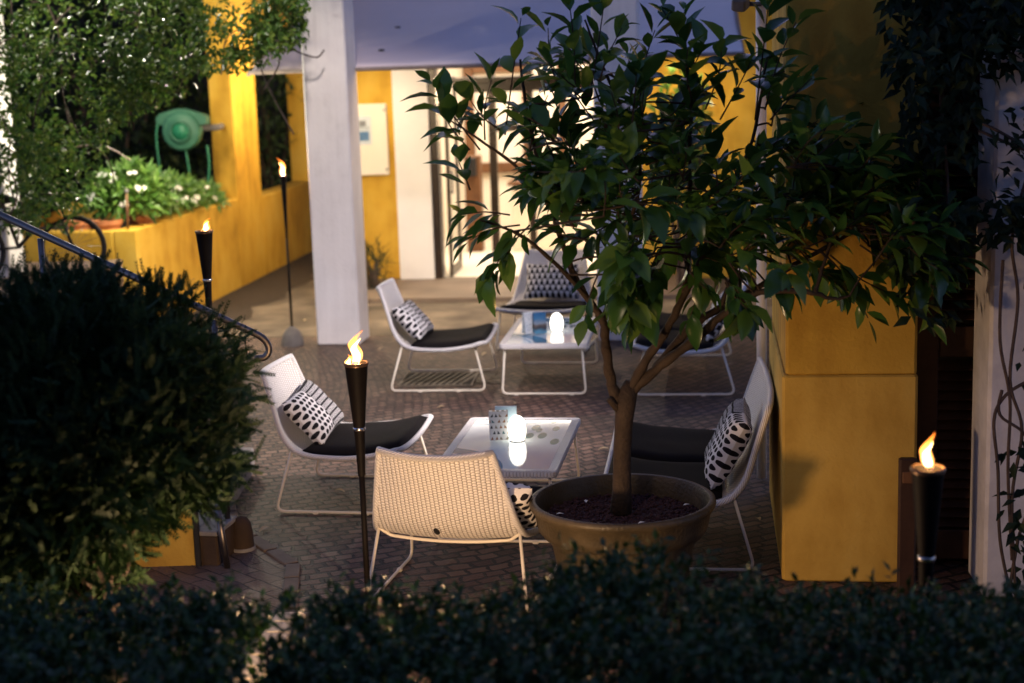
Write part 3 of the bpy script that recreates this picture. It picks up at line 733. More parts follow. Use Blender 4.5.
chair_pos = [
    ('white woven lounge chair seen from behind at the near end of the front table', (-.244, 6.692), PI/2-.235),
    ('white woven lounge chair in profile beside the juniper and behind the front torch', (-.888, 8.245), -.172),
    ('white woven lounge chair in profile standing over the drain grate', (-.507, 11.25), -.115),
    ('white woven lounge chair facing us at the far end of the rear table', (.30, 12.62), -PI/2-.22),
]
chair0 = make_seat('lounge_chair', chair_pos[0][0], GC)
chairs = []
for i, (lab, (x, y), rz) in enumerate(chair_pos):
    o = chair0 if i == 0 else copy_tree(chair0)
    o['label'] = lab; o.location = (x, y, 0); o.rotation_euler = (0, 0, rz); chairs.append(o)
GL = 'white woven two seat loveseats facing the tables'
love0 = make_seat('loveseat', 'white woven loveseat with charcoal cushions between the tree pot and the ochre column', GL, hw=.74, loveseat=True)
love0.location = (.83, 7.50, 0); love0.rotation_euler = (0, 0, PI-.13)
love1 = copy_tree(love0); love1['label'] = 'white woven loveseat glimpsed behind the tree branches in front of the second pillar'
love1.location = (1.29, 11.2, 0); love1.rotation_euler = (0, 0, PI-.13)
pl = make_pillow('patterned pillow on the chair seen from behind', M['pillow'], seed=1); put_pillow(pl, chairs[0], y=-.16, x=-.20, z=.45)
pl = make_pillow('oval and dash patterned pillow on the chair beside the juniper', M['pillow'], .50, .32, seed=2); put_pillow(pl, chairs[1], spin=-4, flip=False)
pl = make_pillow('oval and dash patterned pillow on the chair over the drain grate', M['pillow'], .50, .31, seed=3); put_pillow(pl, chairs[2], spin=3)
pl = make_pillow('linked bar patterned pillow on the chair at the far end', M['pillow2'], .46, .32, seed=4); put_pillow(pl, chairs[3], tilt=60, x=-.25, z=.50)
pl = make_pillow('oval and dash patterned pillow on the loveseat near the tree pot', M['pillow'], .56, .36, .13, seed=5); put_pillow(pl, love0, y=.32, tilt=62, x=-.235, z=.52, flip=True)
pl = make_pillow('linked bar patterned pillow on the loveseat behind the branches', M['pillow2'], .50, .34, seed=6); put_pillow(pl, love1, y=.30, tilt=60, x=-.235, z=.50)

# ------------------------------------------------------------------ low tables
def make_table(label):
    T = thing('coffee_table', label, 'coffee table', group='low white woven tables with printed glass tops')
    W, D, H = .63, 1.14, .373
    fr = fillet([(-W/2, -D/2, 0), (W/2, -D/2, 0), (W/2, D/2, 0), (-W/2, D/2, 0), (-W/2, -D/2, 0)], .03, 4)
    # woven band round the top: rectangular section swept round
    def rr(w, d, z, r=.03):
        out = []
        for cx, cy, a0 in ((w/2-r, d/2-r, 0), (-w/2+r, d/2-r, PI/2), (-w/2+r, -d/2+r, PI), (w/2-r, -d/2+r, 1.5*PI)):
            for k in range(5):
                a = a0+PI/2*k/4; out.append(V3((cx+r*math.cos(a), cy+r*math.sin(a), z)))
        return out
    rings = [rr(W-.004, D-.004, H-.034), rr(W, D, H-.028), rr(W, D, H-.006), rr(W-.008, D-.008, H), rr(W-.09, D-.09, H, .012), rr(W-.092, D-.092, H-.034, .012)]
    mb = MB(); n = 20; L = 0
    for ri, r in enumerate(rings):
        L = 0
        for k in range(n+1):
            p = r[k % n]
            if k: L += (r[k % n]-r[k-1]).length
            mb.v.append(tuple(p)); mb.uv[len(mb.v)-1] = (L, ri*.02)
    for ri in range(len(rings)):
        r2 = (ri+1) % len(rings)
        for k in range(n): mb.f.append((ri*(n+1)+k, ri*(n+1)+k+1, r2*(n+1)+k+1, r2*(n+1)+k))
    autosmooth(mb.build('woven_frame', M['rim'], T), 35)
    mb = MB(); mb.box((0, 0, H-.006), (W-.093, D-.093, .008)); mb.build('glass_top', M['glasstop'], T)
    for s in (-1, 1):
        pts = fillet([(-W/2+.04, s*(D/2-.04), H-.034), (-W/2+.015, s*(D/2-.012), .012), (W/2-.015, s*(D/2-.012), .012), (W/2-.04, s*(D/2-.04), H-.034)], .045, 6)
        mb = MB(); mb.tube(pts, .0077, 8); lg = mb.build('leg_loop', M['frame'], T, True)
        for x in (-.2, .2):
            mb = MB(); mb.box((x, s*(D/2-.012), .009), (.03, .024, .017), None, .004); mb.build('glide', M['frame'], lg)
    return T
t0 = make_table('low white woven table with a glass top between the two nearer chairs')
t0.location = (-.026, 7.86, 0); t0.rotation_euler = (0, 0, -.155)
t1 = copy_tree(t0); t1['label'] = 'low white woven table with a glass top in front of the far chair'
t1.location = (.291, 11.22, 0); t1.rotation_euler = (0, 0, -.135)
def egg_lamp(p, label):
    L = thing('table_lamp', label, 'table lamp', p, 0, 'glowing white egg lamps on the tables')
    mb = MB(); prof = [(0.036, .0), (.046, .012), (.052, .035), (.054, .065), (.051, .095), (.043, .122), (.028, .143), (.012, .152), (0, .154)]
    mb.lathe([(r*.88, z*.86) for r, z in prof], n=28); mb.build('shade', M['lampglass'], L, True)
    mb = MB(); mb.lathe([(0, 0), (.04, 0), (.04, .004), (.0, .004)], (0, 0, -.004), 24); mb.build('base', M['white'], L)
egg_lamp((.012, 7.90, .377), 'glowing white egg lamp on the front table beside the triangle print card')
egg_lamp((.335, 11.17, .377), 'glowing white egg lamp on the rear table beside the seaside card')
def card(name, label, p, rz, w, h, d, m, m2):
    T = thing(name, label, 'menu card', p, rz, 'folded menu cards standing on the tables')
    # tent card: two leaves meeting at the spine
    for s, mm, nm in ((-1, m, 'front_leaf'), (1, m2, 'rear_leaf')):
        mb = MB(); R = Matrix.Rotation(s*.10, 3, 'X'); mb.box((0, s*d*.5, h/2), (w, .004, h), R); mb.build(nm, mm, T)
    mb = MB(); mb.box((0, 0, h*.985), (w*.98, d*.45, .003)); mb.build('fold', m, T)
card('menu_card', 'white folded card with coloured triangles on the front table', (-.085, 7.915, .376), .05, .100, .158, .034, M['tri'], M['tri'])
card('menu_card', 'plain pale blue card behind the triangle print card', (-.045, 7.985, .376), -.1, .115, .165, .03, M['pale_blue'], M['pale_blue'])
card('menu_card', 'card with a blue seaside picture on the rear table', (.205, 11.08, .376), .32, .095, .158, .03, M['sea'], M['sea'])
card('menu_card', 'white spotted card on the rear table next to the seaside card', (.125, 11.10, .376), .5, .085, .155, .04, M['spots'], M['spots'])

# ------------------------------------------------------------------ torches
def flame_shape(p, h, w, lean, sd, k=22, n=14):
    mb = MB(); q_ = random.Random(sd); a1, a2 = q_.uniform(0, 6), q_.uniform(0, 6)
    for i in range(k+1):
        t = i/k; r = w*.5*(math.sin(PI*min(1, t*.92+.08))**.75)*(1-t*.70) + .0006
        cx = lean*t*t*h + .20*w*math.sin(t*6.5+a1)*t*1.8; cy = .14*w*math.sin(t*5+a2)*t
        for q in range(n):
            a = 2*PI*q/n; rr = r*(1+.45*noise.noise(V3((math.cos(a)*1.3+sd*3.1, math.sin(a)*1.3, t*4.2))))
            mb.v.append((p[0]+cx+rr*math.cos(a), p[1]+cy+rr*math.sin(a)*.75, p[2]+t*h)); mb.uv[len(mb.v)-1] = (q/n, t)
    for i in range(k):
        for q in range(n): mb.f.append((i*n+q, i*n+(q+1) % n, (i+1)*n+(q+1) % n, (i+1)*n+q))
    mb.f.append(tuple(range(n-1, -1, -1)))
    return mb
def flame(parent, p, h, w, lean=.0, sd=0):
    f = flame_shape(p, h, w, lean, sd).build('flame', M['flame'], parent, True)
    flame_shape((p[0], p[1], p[2]+h*.03), h*.74, w*.66, lean, sd).build('flame_core', M['core'], f, True)
    if h > .05:
        lp = parent.location+V3(p)+V3((lean*h*.2, 0, h*.35)); light('torch_flame_glow', 'POINT', lp, 9, (1, .52, .18), shadow_soft_size=w*.22)
    return f
def torch(label, x, y, top, fh, fw, lean, sd, L=.36, r=.049, glow=6):
    T = thing('garden_torch', label, 'torch', (x, y, 0), 0, 'burning garden torches')
    mb = MB(); mb.lathe([(.0, top-L-.12), (.016, top-L-.12), (.020, top-L), (.0235, top-L+.08), (r*.97, top-.012), (r, top), (r-.006, top), (r-.012, top-.02), (0, top-.02)], n=28)
    autosmooth(mb.build('bowl', M['torch'], T), 40)
    mb = MB(); mb.lathe([(r-.007, top+.001), (r-.002, top+.004), (r+.003, top), (r, top-.012)], n=28); mb.build('rim', M['torchrim'], T, True)
    mb = MB(); mb.lathe([(.0245, top-L+.075), (.0268, top-L+.078), (.027, top-L+.086), (.0248, top-L+.089)], n=24); mb.build('band', M['chrome'], T, True)
    mb = MB(); mb.tube([(0, 0, 0), (0, 0, top-L-.05)], .0125, 12); mb.build('pole', M['torch'], T, True)
    mb = MB(); mb.lathe([(0, .03), (.012, .028), (.014, 0)], (0, 0, top-.021), 12); mb.build('wick', M['black'], T, True)
    flame(T, (0, 0, top-.012), fh, fw, lean, sd)
    if sd == 1: flame(T, (-.028, -.01, top-.012), fh*.33, fw*.5, -.1, 9)
torch('tall black garden torch burning in front of the woven chairs', -.645, 6.2, 1.15, .15, .062, .10, 1)
torch('black garden torch burning in front of the yellow planter wall', -1.711, 8.6, 1.465, .085, .052, .6, 2)
torch('black garden torch burning before the dark shutter door at the right', 1.222, 4.4, 1.128, .12, .048, .02, 3)
T = thing('slim_torch', 'slim pole torch with a domed concrete foot left of the white pillar', 'torch', (-1.886, 12.99, 0), 0, 'burning garden torches')
mb = MB(); mb.lathe([(0, .90), (.010, .90), (.013, 1.05), (.026, 1.42), (.034, 1.455), (.030, 1.455), (.022, 1.43), (0, 1.43)], n=20); autosmooth(mb.build('bowl', M['torch'], T), 40)
mb = MB(); mb.tube([(0, 0, .1), (0, 0, .92)], .011, 10); mb.build('pole', M['torch'], T, True)
mb = MB(); mb.lathe([(.0, .165), (.018, .165), (.03, .155), (.06, .13), (.085, .085), (.098, .03), (.10, .0)], n=28); mb.build('foot', M['foot'], T, True)
flame(T, (0, 0, 1.44), .165, .06, -.18, 5)

# ------------------------------------------------------------------ potted citrus tree
TP = V3((.45, 6.33, 0))
pot = thing('tree_pot', 'large round olive brown pot holding the broad leaved tree', 'plant pot', TP)
prof = [(0, 0), (.235, 0), (.245, .012), (.262, .12), (.288, .26), (.306, .345), (.335, .352), (.342, .365), (.352, .375), (.358, .40), (.368, .455), (.382, .468), (.388, .482), (.385, .496), (.374, .503), (.362, .500), (.354, .48), (.349, .39), (.30, .38), (0, .38)]
prof = [(r*1.03, z) for r, z in prof]; mb = MB(); mb.lathe(prof, n=72); autosmooth(mb.build('pot_body', M['pot'], pot), 50)
mb = MB(); mb.lathe([(0, .425), (.15, .422), (.30, .412), (.362, .405)], n=48)
for k in range(1500):
    a = rnd(0, 2*PI); r = .345*math.sqrt(rnd(0, 1)); q = rnd(.006, .014)
    c = V3((r*math.cos(a), r*math.sin(a), (.424-.015*(r/.34)**2)+rnd(-.002, .008)))
    R = Matrix.Rotation(rnd(0, 6), 3, rvec()); mb.box(c, (q*1.5, q, q*.9), R, q*.25)
so = mb.build('gravel', M['gravel'], pot); so['kind'] = 'stuff'
mb = MB()
for k in range(4):
    a = rnd(0, 2*PI); r = .3*math.sqrt(rnd(0, 1)); leaf(mb, V3((r*math.cos(a), r*math.sin(a), .44)), V3((rnd(-1, 1), rnd(-1, 1), .1)), V3((0, 0, 1)), .035, .018, .1, False)
so2 = mb.build('fallen_petals', M['petal'], pot); so2['kind'] = 'stuff'

tree = thing('citrus_tree', 'broad leaved citrus tree with forked trunk growing in the large pot', 'tree', TP)
def tl(p): return p - TP
rng = random.Random(3)
mbw = MB()
def limb(pix, r0, r1, sub=6, store=None):
    r0 *= .86; pts = smooth_path([at(*q) for q in pix], sub)
    n = len(pts); pts = [tl(p)+rvec()*r0*.12 for p in pts]
    mbw.tube(pts, [(r0+(r1-r0)*i/(n-1))*(1+.10*math.sin(i*1.7)) for i in range(n)], 10)
    return pts
limbs = []
Y0 = 6.33
mbw.tube([tl(at(621, 512, Y0)), tl(at(622, 490, Y0)), tl(at(622, 455, Y0)), tl(at(624, 420, Y0)), tl(at(626, 398, Y0)), tl(at(632, 382, Y0))], [.048, .041, .038, .039, .046, .030], 14)
mbw.tube([tl(at(622, 412, Y0)), tl(at(612, 402, Y0-.02)), tl(at(609, 399, Y0-.03))], [.022, .016, .013], 10)
limbs.append(limb([(621, 408, Y0), (612, 385, Y0), (606, 350, Y0), (603, 322, Y0), (590, 302, Y0), (572, 270, Y0-.05), (552, 210, Y0-.1), (530, 130, Y0-.1), (520, 60, Y0-.1)], .030, .005))
limbs.append(limb([(626, 398, Y0), (645, 362, Y0-.05), (664, 335, Y0-.1), (684, 296, Y0-.12), (700, 262, Y0-.1), (720, 210, Y0), (752, 140, Y0), (768, 50, Y0)], .026, .005))
limbs.append(limb([(628, 396, Y0), (655, 370, Y0-.04), (690, 343, Y0-.1), (722, 316, Y0-.14), (755, 294, Y0-.2), (790, 291, Y0-.22), (815, 293, Y0-.24), (832, 299, Y0-.24), (850, 296, Y0-.24)], .028, .005))
limbs.append(limb([(655, 370, Y0-.02), (690, 328, Y0), (720, 308, Y0+.04), (760, 286, Y0+.08), (800, 262, Y0+.1), (860, 230, Y0+.05), (930, 210, Y0)], .024, .005))
limbs.append(limb([(603, 322, Y0), (612, 290, Y0+.06), (625, 240, Y0+.1), (640, 160, Y0+.1), (600, 60, Y0+.1), (585, 20, Y0+.1)], .016, .004))
limbs.append(limb([(590, 302, Y0), (560, 268, Y0-.1), (520, 235, Y0-.2), (480, 220, Y0-.3)], .014, .004))
limbs.append(limb([(552, 210, Y0-.1), (520, 170, Y0-.15), (480, 140, Y0-.2), (450, 120, Y0-.2)], .011, .003))
limbs.append(limb([(684, 296, Y0-.12), (690, 230, Y0-.1), (690, 140, Y0-.1), (695, 40, Y0-.1)], .014, .004))
limbs.append(limb([(815, 293, Y0-.24), (822, 270, Y0-.22), (835, 225, Y0-.2), (850, 150, Y0-.2)], .011, .003))
limbs.append(limb([(720, 308, Y0+.04), (745, 250, Y0), (790, 190, Y0-.05), (830, 120, Y0)], .013, .003))
mbw.build('trunk', M['bark'], tree, True)
# crown: leafy twigs, each with spiralling blades
mbl = MB(); mbt = MB()
CC = tl(at(660, 230, Y0))
def twig(a, b, n, L0=.132, spread=.75):
    d = (b-a); ln = d.length; d.normalize()
    mid = a+(b-a)*.5+rvec()*ln*.08
    pts = smooth_path([a, mid, b], 4); mbt.tube(pts, [.0042-.0022*i/(len(pts)-1) for i in range(len(pts))], 5)
    ang = rng.uniform(0, 6)
    for i in range(n):
        t = .18+.82*(i+rng.uniform(-.2, .2))/max(1, n-1); t = min(1, max(.1, t))
        p = pts[min(int(t*(len(pts)-1)), len(pts)-2)]; q = pts[min(int(t*(len(pts)-1))+1, len(pts)-1)]; fr = t*(len(pts)-1)-int(t*(len(pts)-1))
        p = p.lerp(q, fr) if t < 1 else b
        ang += 2.4+rng.uniform(-.4, .4)
        x = d.cross(V3((.2, .3, 1))); x.normalize(); y = d.cross(x)
        rad = x*math.cos(ang)+y*math.sin(ang)
        dr = (d*(.55+.7*t) + rad*spread + V3((0, 0, -.12))).normalized()
        L = L0*rng.uniform(.55, 1.22)*(1 if t < .9 else .8)
        p2 = p+dr*.012; nr = (V3((0, 0, 1))*.9+rad*-.2+rvec()*.45)
        leaf(mbl, p2, dr, nr, L, L*rng.uniform(.42, .62), rng.uniform(-.05, .65))
def T2(p0, p1, n, **k): twig(tl(at(*p0)), tl(at(*p1)), n, **k)
yd = Y0-.15
# hand placed twigs that give the crown its outline
for p0, p1, n in [
    ((505, 135, yd), (521, 18, yd), 8), ((480, 150, yd), (432, 82, yd), 10), ((470, 150, yd), (440, 108, yd), 7), ((485, 140, yd), (492, 78, yd), 7), ((500, 130, yd), (470, 100, yd), 6),
    ((530, 150, yd), (548, 95, yd), 7), ((470, 190, yd), (458, 160, yd), 6), ((510, 215, yd-.1), (462, 215, yd-.1), 9), ((520, 225, yd-.1), (470, 240, yd-.1), 9), ((520, 230, yd-.1), (490, 278, yd-.1), 9),
    ((530, 225, yd-.1), (500, 268, yd-.1), 6), ((575, 90, yd), (570, 8, yd), 8), ((590, 95, yd), (604, 5, yd), 9), ((565, 100, yd), (548, 28, yd), 7), ((600, 80, yd), (622, 28, yd), 8), ((640, 100, yd), (655, 30, yd), 9),
    ((690, 110, yd), (684, 12, yd), 10), ((695, 100, yd), (662, 8, yd), 8), ((705, 110, yd), (722, 45, yd), 9), ((720, 120, yd), (752, 60, yd), 9), ((755, 120, yd), (768, 8, yd), 11), ((765, 110, yd), (796, 22, yd), 10),
    ((770, 120, yd), (812, 78, yd), 8), ((775, 160, yd), (818, 120, yd), 9), ((800, 170, yd), (852, 128, yd), 7), ((820, 190, yd), (880, 155, yd), 9), ((850, 200, yd), (910, 168, yd), 9), ((860, 230, yd), (925, 200, yd), 9),
    ((870, 240, yd), (945, 240, yd), 10), ((860, 245, yd), (935, 282, yd), 9), ((830, 255, yd), (905, 300, yd), 9), ((820, 250, yd), (868, 318, yd), 8), ((900, 260, yd), (928, 322, yd), 8), ((800, 250, yd), (835, 285, yd), 8),
    ((600, 270, yd-.1), (585, 318, yd-.15), 6), ((630, 260, yd-.1), (612, 312, yd-.1), 7), ((650, 265, yd), (640, 318, yd), 7), ((700, 270, yd), (690, 318, yd), 6), ((740, 260, yd), (738, 312, yd-.05), 7), ((770, 255, yd), (790, 290, yd), 7),
    ((855, 225, yd-.1), (842, 190, yd-.1), 9)]:
    T2(p0, p1, n)
dense = [(545, 150), (560, 120), (575, 100), (600, 70), (650, 80), (690, 60), (720, 90), (765, 70), (790, 110), (800, 160), (850, 170), (890, 185), (925, 215), (925, 275), (890, 285), (830, 270), (790, 265), (740, 285), (690, 285), (640, 285), (600, 262), (555, 240), (530, 230), (530, 210)]
core = [(560, 170), (610, 130), (680, 150), (760, 190), (850, 210), (915, 225), (910, 270), (860, 265), (760, 265), (640, 270), (590, 245), (550, 215)]
for k in range(200):
    x, y = sample(dense if k % 2 else core)
    if 690 < x < 760 and 70 < y < 185 and rng.random() < .75: continue
    Y = Y0-.05+rng.gauss(0, .22)
    a = tl(at(x, y, Y)); out = (a-CC); out.y *= .9; out = out.normalized()*.6+V3((rng.uniform(-.5, .5), rng.uniform(-.7, .5), rng.uniform(-.35, .9)))
    b = a+out.normalized()*rng.uniform(.14, .27)
    twig(a, b, rng.randint(7, 11))
    # bring a bare twig from the nearest limb point
    best = min((p for l in limbs for p in l), key=lambda q: (q-a).length)
    if (best-a).length < .6: mbt.tube(smooth_path([best, best.lerp(a, .5)+rvec()*.02, a], 3), .0045, 5)
mbt.build('twigs', M['bark'], tree, True)
mbl.build('crown', M['leaf'], tree, True)

# ------------------------------------------------------------------ hedge in front
hd = thing('hedge', 'dark clipped hedge running along the bottom in front of the patio', 'hedge', (0, 4.1, 0))
TOPH = [(-2.4, .98), (-1.6, 1.0), (-1.0, .99), (-.6, .955), (-.2, .955), (.05, .985), (.22, 1.05), (.38, 1.055), (.55, .99), (.8, .93), (1.2, .92), (1.6, .92), (2.4, .93)]
def hedge_top(x):
    for (a, b), (c, d) in zip(TOPH, TOPH[1:]):
        if a <= x <= c: return b+(d-b)*(x-a)/(c-a)
    return .95
g1, g2 = at(256, 668, 3.2), at(256, 668, 4.8); g3, g4 = at(280, 636, 3.2), at(280, 636, 4.8); g5, g6 = at(208, 594, 3.2), at(208, 594, 4.8)
def seg_d(p, a, b):
    t = max(0, min(1, (p-a).dot(b-a)/(b-a).length_squared)); return (p-(a+(b-a)*t)).length
mb = MB(); mbs = MB()
cnt = 0
while cnt < 9500:
    x = rnd(-1.9, 1.9); y = rnd(3.3, 4.3); h = 2.36-(2.36-hedge_top(x))*1.075 + .04*noise.noise(V3((x*5, y*5, 0))) + .03*noise.noise(V3((x*13, y*13, 4)))
    edge = min(1, (y-3.3)/.2, (4.3-y)/.2); h -= .16*(1-max(0, edge))**2
    z = h - abs(rnd(0, 1))**1.6*.5
    p = V3((x, y, z))
    if seg_d(p, g1, g2) < .042 or seg_d(p, g3, g4) < .042 or seg_d(p, g5, g6) < .045: continue
    if noise.noise(p*6.5) < -.22: continue
    cnt += 1
    ax = V3((rnd(-.6, .6), rnd(-.8, .4), rnd(.3, 1))).normalized(); ln = rnd(.05, .10)
    for i in range(9):
        t = i/8; q = p+ax*(ln*t)-V3((0, 4.1, 0)); dr = (ax*.6+rvec()).normalized()
        leaf(mb, q, dr, V3((0, 0, 1))+rvec()*.5, rnd(.024, .042), rnd(.012, .019), .1, False)
mb.build('foliage', M['hedge'], hd)
mb = MB()
for k in range(70):
    x = rnd(-2, 2); y = rnd(-.45, .3); mb.tube([(x, y, 0), (x+rnd(-.05, .05), y, .35), (x+rnd(-.12, .12), y+rnd(-.08, .08), hedge_top(x)-.12)], [.012, .009, .004], 6)
mb.build('stems', M['vinebark'], hd)

# ------------------------------------------------------------------ juniper bush
jb = thing('juniper_bush', 'dark feathery juniper bush in front of the handrail at the left', 'bush', (-1.475, 5.1, 0))
mb = MB()
JC = V3((0, 0, 1.19))
def jr(d):     # radius of the crown in a direction
    return 1/(abs(d.x/.565)**2.4+abs(d.y/.58)**2.4+abs(d.z/(.50 if d.z > 0 else .44))**2.4)**(1/2.4)
for k in range(11500):
    d = rvec()
    if d.z < -.9: continue
    R = jr(d)*(.93+.20*noise.noise(d*2.6)+.09*noise.noise(d*7)); rr = R*(1-.45*rnd(0, 1)**1.6)
    p = JC+d*rr
    if k % 4 == 0: p = V3((-.30, 0, .80))+V3((d.x*.50, d.y*.5, d.z*.45))*(rr/R)*(.95+.2*noise.noise(d*3))
    ax = (d*.75+V3((0, 0, .35))+rvec()*.8).normalized(); ln = rnd(.05, .10)
    sd = ax.cross(rvec()).normalized(); up = sd.cross(ax)
    for i in range(9):
        t = i/8; c = p+ax*(ln*t)+up*(-.12*ln*t*t)
        for s in (-1, 1):
            nd = (ax*1.0+sd*s*.75+up*rnd(-.35, .35)).normalized(); l2 = .026*(1-t*.5)
            w = up.cross(nd).normalized()*.0036
            mb.add([c-w, c+w, c+nd*l2], [(0, 1, 2)])
    e = ax*ln
    w = sd*.0022; mb.add([p-w, p+w, p+e], [(0, 1, 2)])
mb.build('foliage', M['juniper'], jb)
mb = MB()
for k in range(90):
    d = rvec(); d.z = abs(d.z)*.8-.2; d.normalize(); e = JC+d*jr(d)*rnd(.6, .85); s = V3((rnd(-.06, .06), rnd(-.06, .06), rnd(.5, .9)))
    mb.tube(smooth_path([s, s.lerp(e, .5)+V3((0, 0, .06)), e], 3), [.016-.0019*i for i in range(7)], 5)
mb.tube([(0, 0, 0), (.02, 0, .4), (0, 0, .95)], [.06, .05, .035], 10)
mb.build('stems', M['vinebark'], jb)
# dense inner wood and dead needles
mb = MB()
for k in range(3800):
    d = rvec(); 
    if d.z < -.8: continue
    p = JC+d*jr(d)*rnd(.25, .80) if k % 3 else V3((-.30, 0, .80))+V3((d.x*.5, d.y*.5, d.z*.45))*rnd(.3, .85); leaf(mb, p, rvec(), rvec(), rnd(.07, .13), rnd(.03, .05), .1, False)
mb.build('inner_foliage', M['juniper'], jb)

# ------------------------------------------------------------------ handrail, stair wall, posts
hr = thing('handrail', 'polished steel handrail sloping down with a hooked end', 'handrail', (0, 7.3, 0))
P0 = at(-70, 182, 7.3); P1 = at(252, 332, 7.3)
pts = [P0, P1]; pts += [at(262, 337.5, 7.3), at(268, 345, 7.3), at(268.5, 352, 7.3), at(264, 357.5, 7.3), at(255, 358.5, 7.3)]
pts = [p-V3((0, 7.3, 0)) for p in pts]
mb = MB(); mb.tube([pts[0]]+smooth_path(pts[1:], 5), .0175, 14); mb.build('rail', M['steel'], hr, True)
for px in (214, 40):
    q = at(px, 182+(px+70)*(150/322)+3, 7.3); 
    mb = MB(); mb.tube([(q.x, 0, 0 if px > 100 else .7), (q.x, 0, q.z-.01)], .014, 12); mb.build('post', M['steel'], hr, True)
sw = thing('stair_wall', 'low yellow stair side wall behind the juniper', 'wall', (0, 7.2, 0))
mb = MB(); xs = (-1.56, -2.5, -4.2); tops = (.27, .82, .9)
for y0 in (-.1, .02):
    pass
vs = [(-1.56, -.1, 0), (-1.56, -.1, .26), (-2.45, -.1, .86), (-4.5, -.1, .86), (-4.5, -.1, 0)]
mb.add(vs+[(a, .03, c) for a, b, c in vs], [(4, 3, 2, 1, 0), (5, 6, 7, 8, 9), (0, 1, 6, 5), (1, 2, 7, 6), (2, 3, 8, 7), (3, 4, 9, 8)])
mb.build('wall_body', M['yellow2'], sw)
mb = MB(); mb.box((-1.545, -.105, .155), (.026, .03, .31), None, .004); mb.build('corner_strip', M['black'], sw)
sb = thing('step_block', 'small stone capped block at the foot of the steel post', 'plinth', (-1.475, 7.12, 0))
mb = MB(); mb.box((0, .1, .075), (.11, .26, .15), Matrix.Rotation(-.2, 3, 'Z'), .008); mb.build('block', M['brownstone'], sb)
mb = MB(); mb.box((0, .1, .163), (.12, .27, .024), Matrix.Rotation(-.2, 3, 'Z'), .006); mb.build('cap', M['stone'], sb)
sp = thing('steel_post', 'short steel post catching warm light beside the stair wall', 'post', (-1.40, 7.05, 0))
mb = MB(); mb.tube([(0, 0, 0), (-.028, 0, .30)], .0165, 12); mb.build('tube', M['steel'], sp, True)
mb = MB(); mb.lathe([(.0165, 0), (.019, .004), (.012, .02), (0, .024)], (-.028, 0, .297), 12); mb.build('cap', M['steel'], sp, True)
bl = thing('bollard', 'short rounded brown bollard next to the small steel post', 'bollard', (-1.372, 7.33, 0))
mb = MB(); mb.lathe([(.058, 0), (.054, .09), (.046, .14), (.028, .168), (0, .176)], n=22); mb.build('body', M['brownstone'], bl, True)
mb = MB(); mb.lathe([(.064, 0), (.064, .016), (.058, .02)], n=22); mb.build('foot_ring', M['stone'], bl, True)
pth = thing('path_light', 'short black hooded path lamp standing behind the hedge', 'path light', (-.60, 4.86, 0))
mb = MB(); mb.tube([(0, 0, 0), (0, 0, .22)], .022, 14); mb.build('stake', M['black'], pth, True)
mb = MB(); mb.lathe([(.0, .47), (.03, .468), (.065, .452), (.07, .444), (.0, .448)], n=24); mb.build('hood', M['black'], pth, True)
mb = MB()
for k in range(3):
    a = PI/2+2*PI/3*k; mb.tube([(.03*math.cos(a), .03*math.sin(a), .20), (.055*math.cos(a), .055*math.sin(a), .455)], .003, 6)
mb.build('cage', M['black'], pth, True)

# drain grate and stray leaves
dg = thing('drain_grate', 'slatted iron drain grate set in the paving under the rear profile chair', 'drain grate', (-.56, 11.31, 0), -.10)
mb = MB(); mb.box((0, 0, .003), (.54, .44, .004)); mb.build('pit', M['darkpit'], dg)
mb = MB()
for i in range(10): mb.box((-.235+i*.052, 0, .010), (.015, .43, .008), Matrix.Rotation(-.22, 3, 'Z'))
mb.build('bars', M['drain'], dg)
mb = MB()
for q in (-1, 1):
    mb.box((0, q*.222, .007), (.55, .012, .010), None, .002); mb.box((q*.272, 0, .007), (.012, .43, .010), None, .002)
mb.build('frame', M['drain'], dg)
lf0 = [('dry pale leaf lying on the setts between the rear table and the profile chair', (487, 354), .075), ('small dry leaf on the setts left of the front torch', (270, 529), .07), ('small dry leaf on the setts near the foot of the ochre column', (757, 520), .05),
       ('dry curled leaf on the setts in front of the second pillar', (735, 366), .06), ('tiny dry leaf on the setts between the pillar and the profile chair', (378, 352), .05)]
lf0 += [('yellowed leaf on the setts between the front table and the pot', (598, 452), .07), ('curled leaf on the setts below the seat of the chair beside the juniper', (335, 492), .06), ('pale leaf on the setts between the two profile chairs', (445, 408), .055), ('brown leaf on the concrete right of the slim torch foot', (305, 322), .07), ('small leaf on the setts by the drain grate corner', (515, 405), .05)]
for lab, (px, py), L in lf0:
    mb = MB(); leaf(mb, V3((0, 0, .012)), V3((rnd(-1, 1), rnd(-1, 1), .15)), V3((0, 0, 1)), L, L*.55, .3)
    o = mb.build('fallen_leaf', M['dryleaf'], None, True); o.location = gnd(px, py); tag(o, lab, 'leaf', 'dry leaves fallen on the paving')

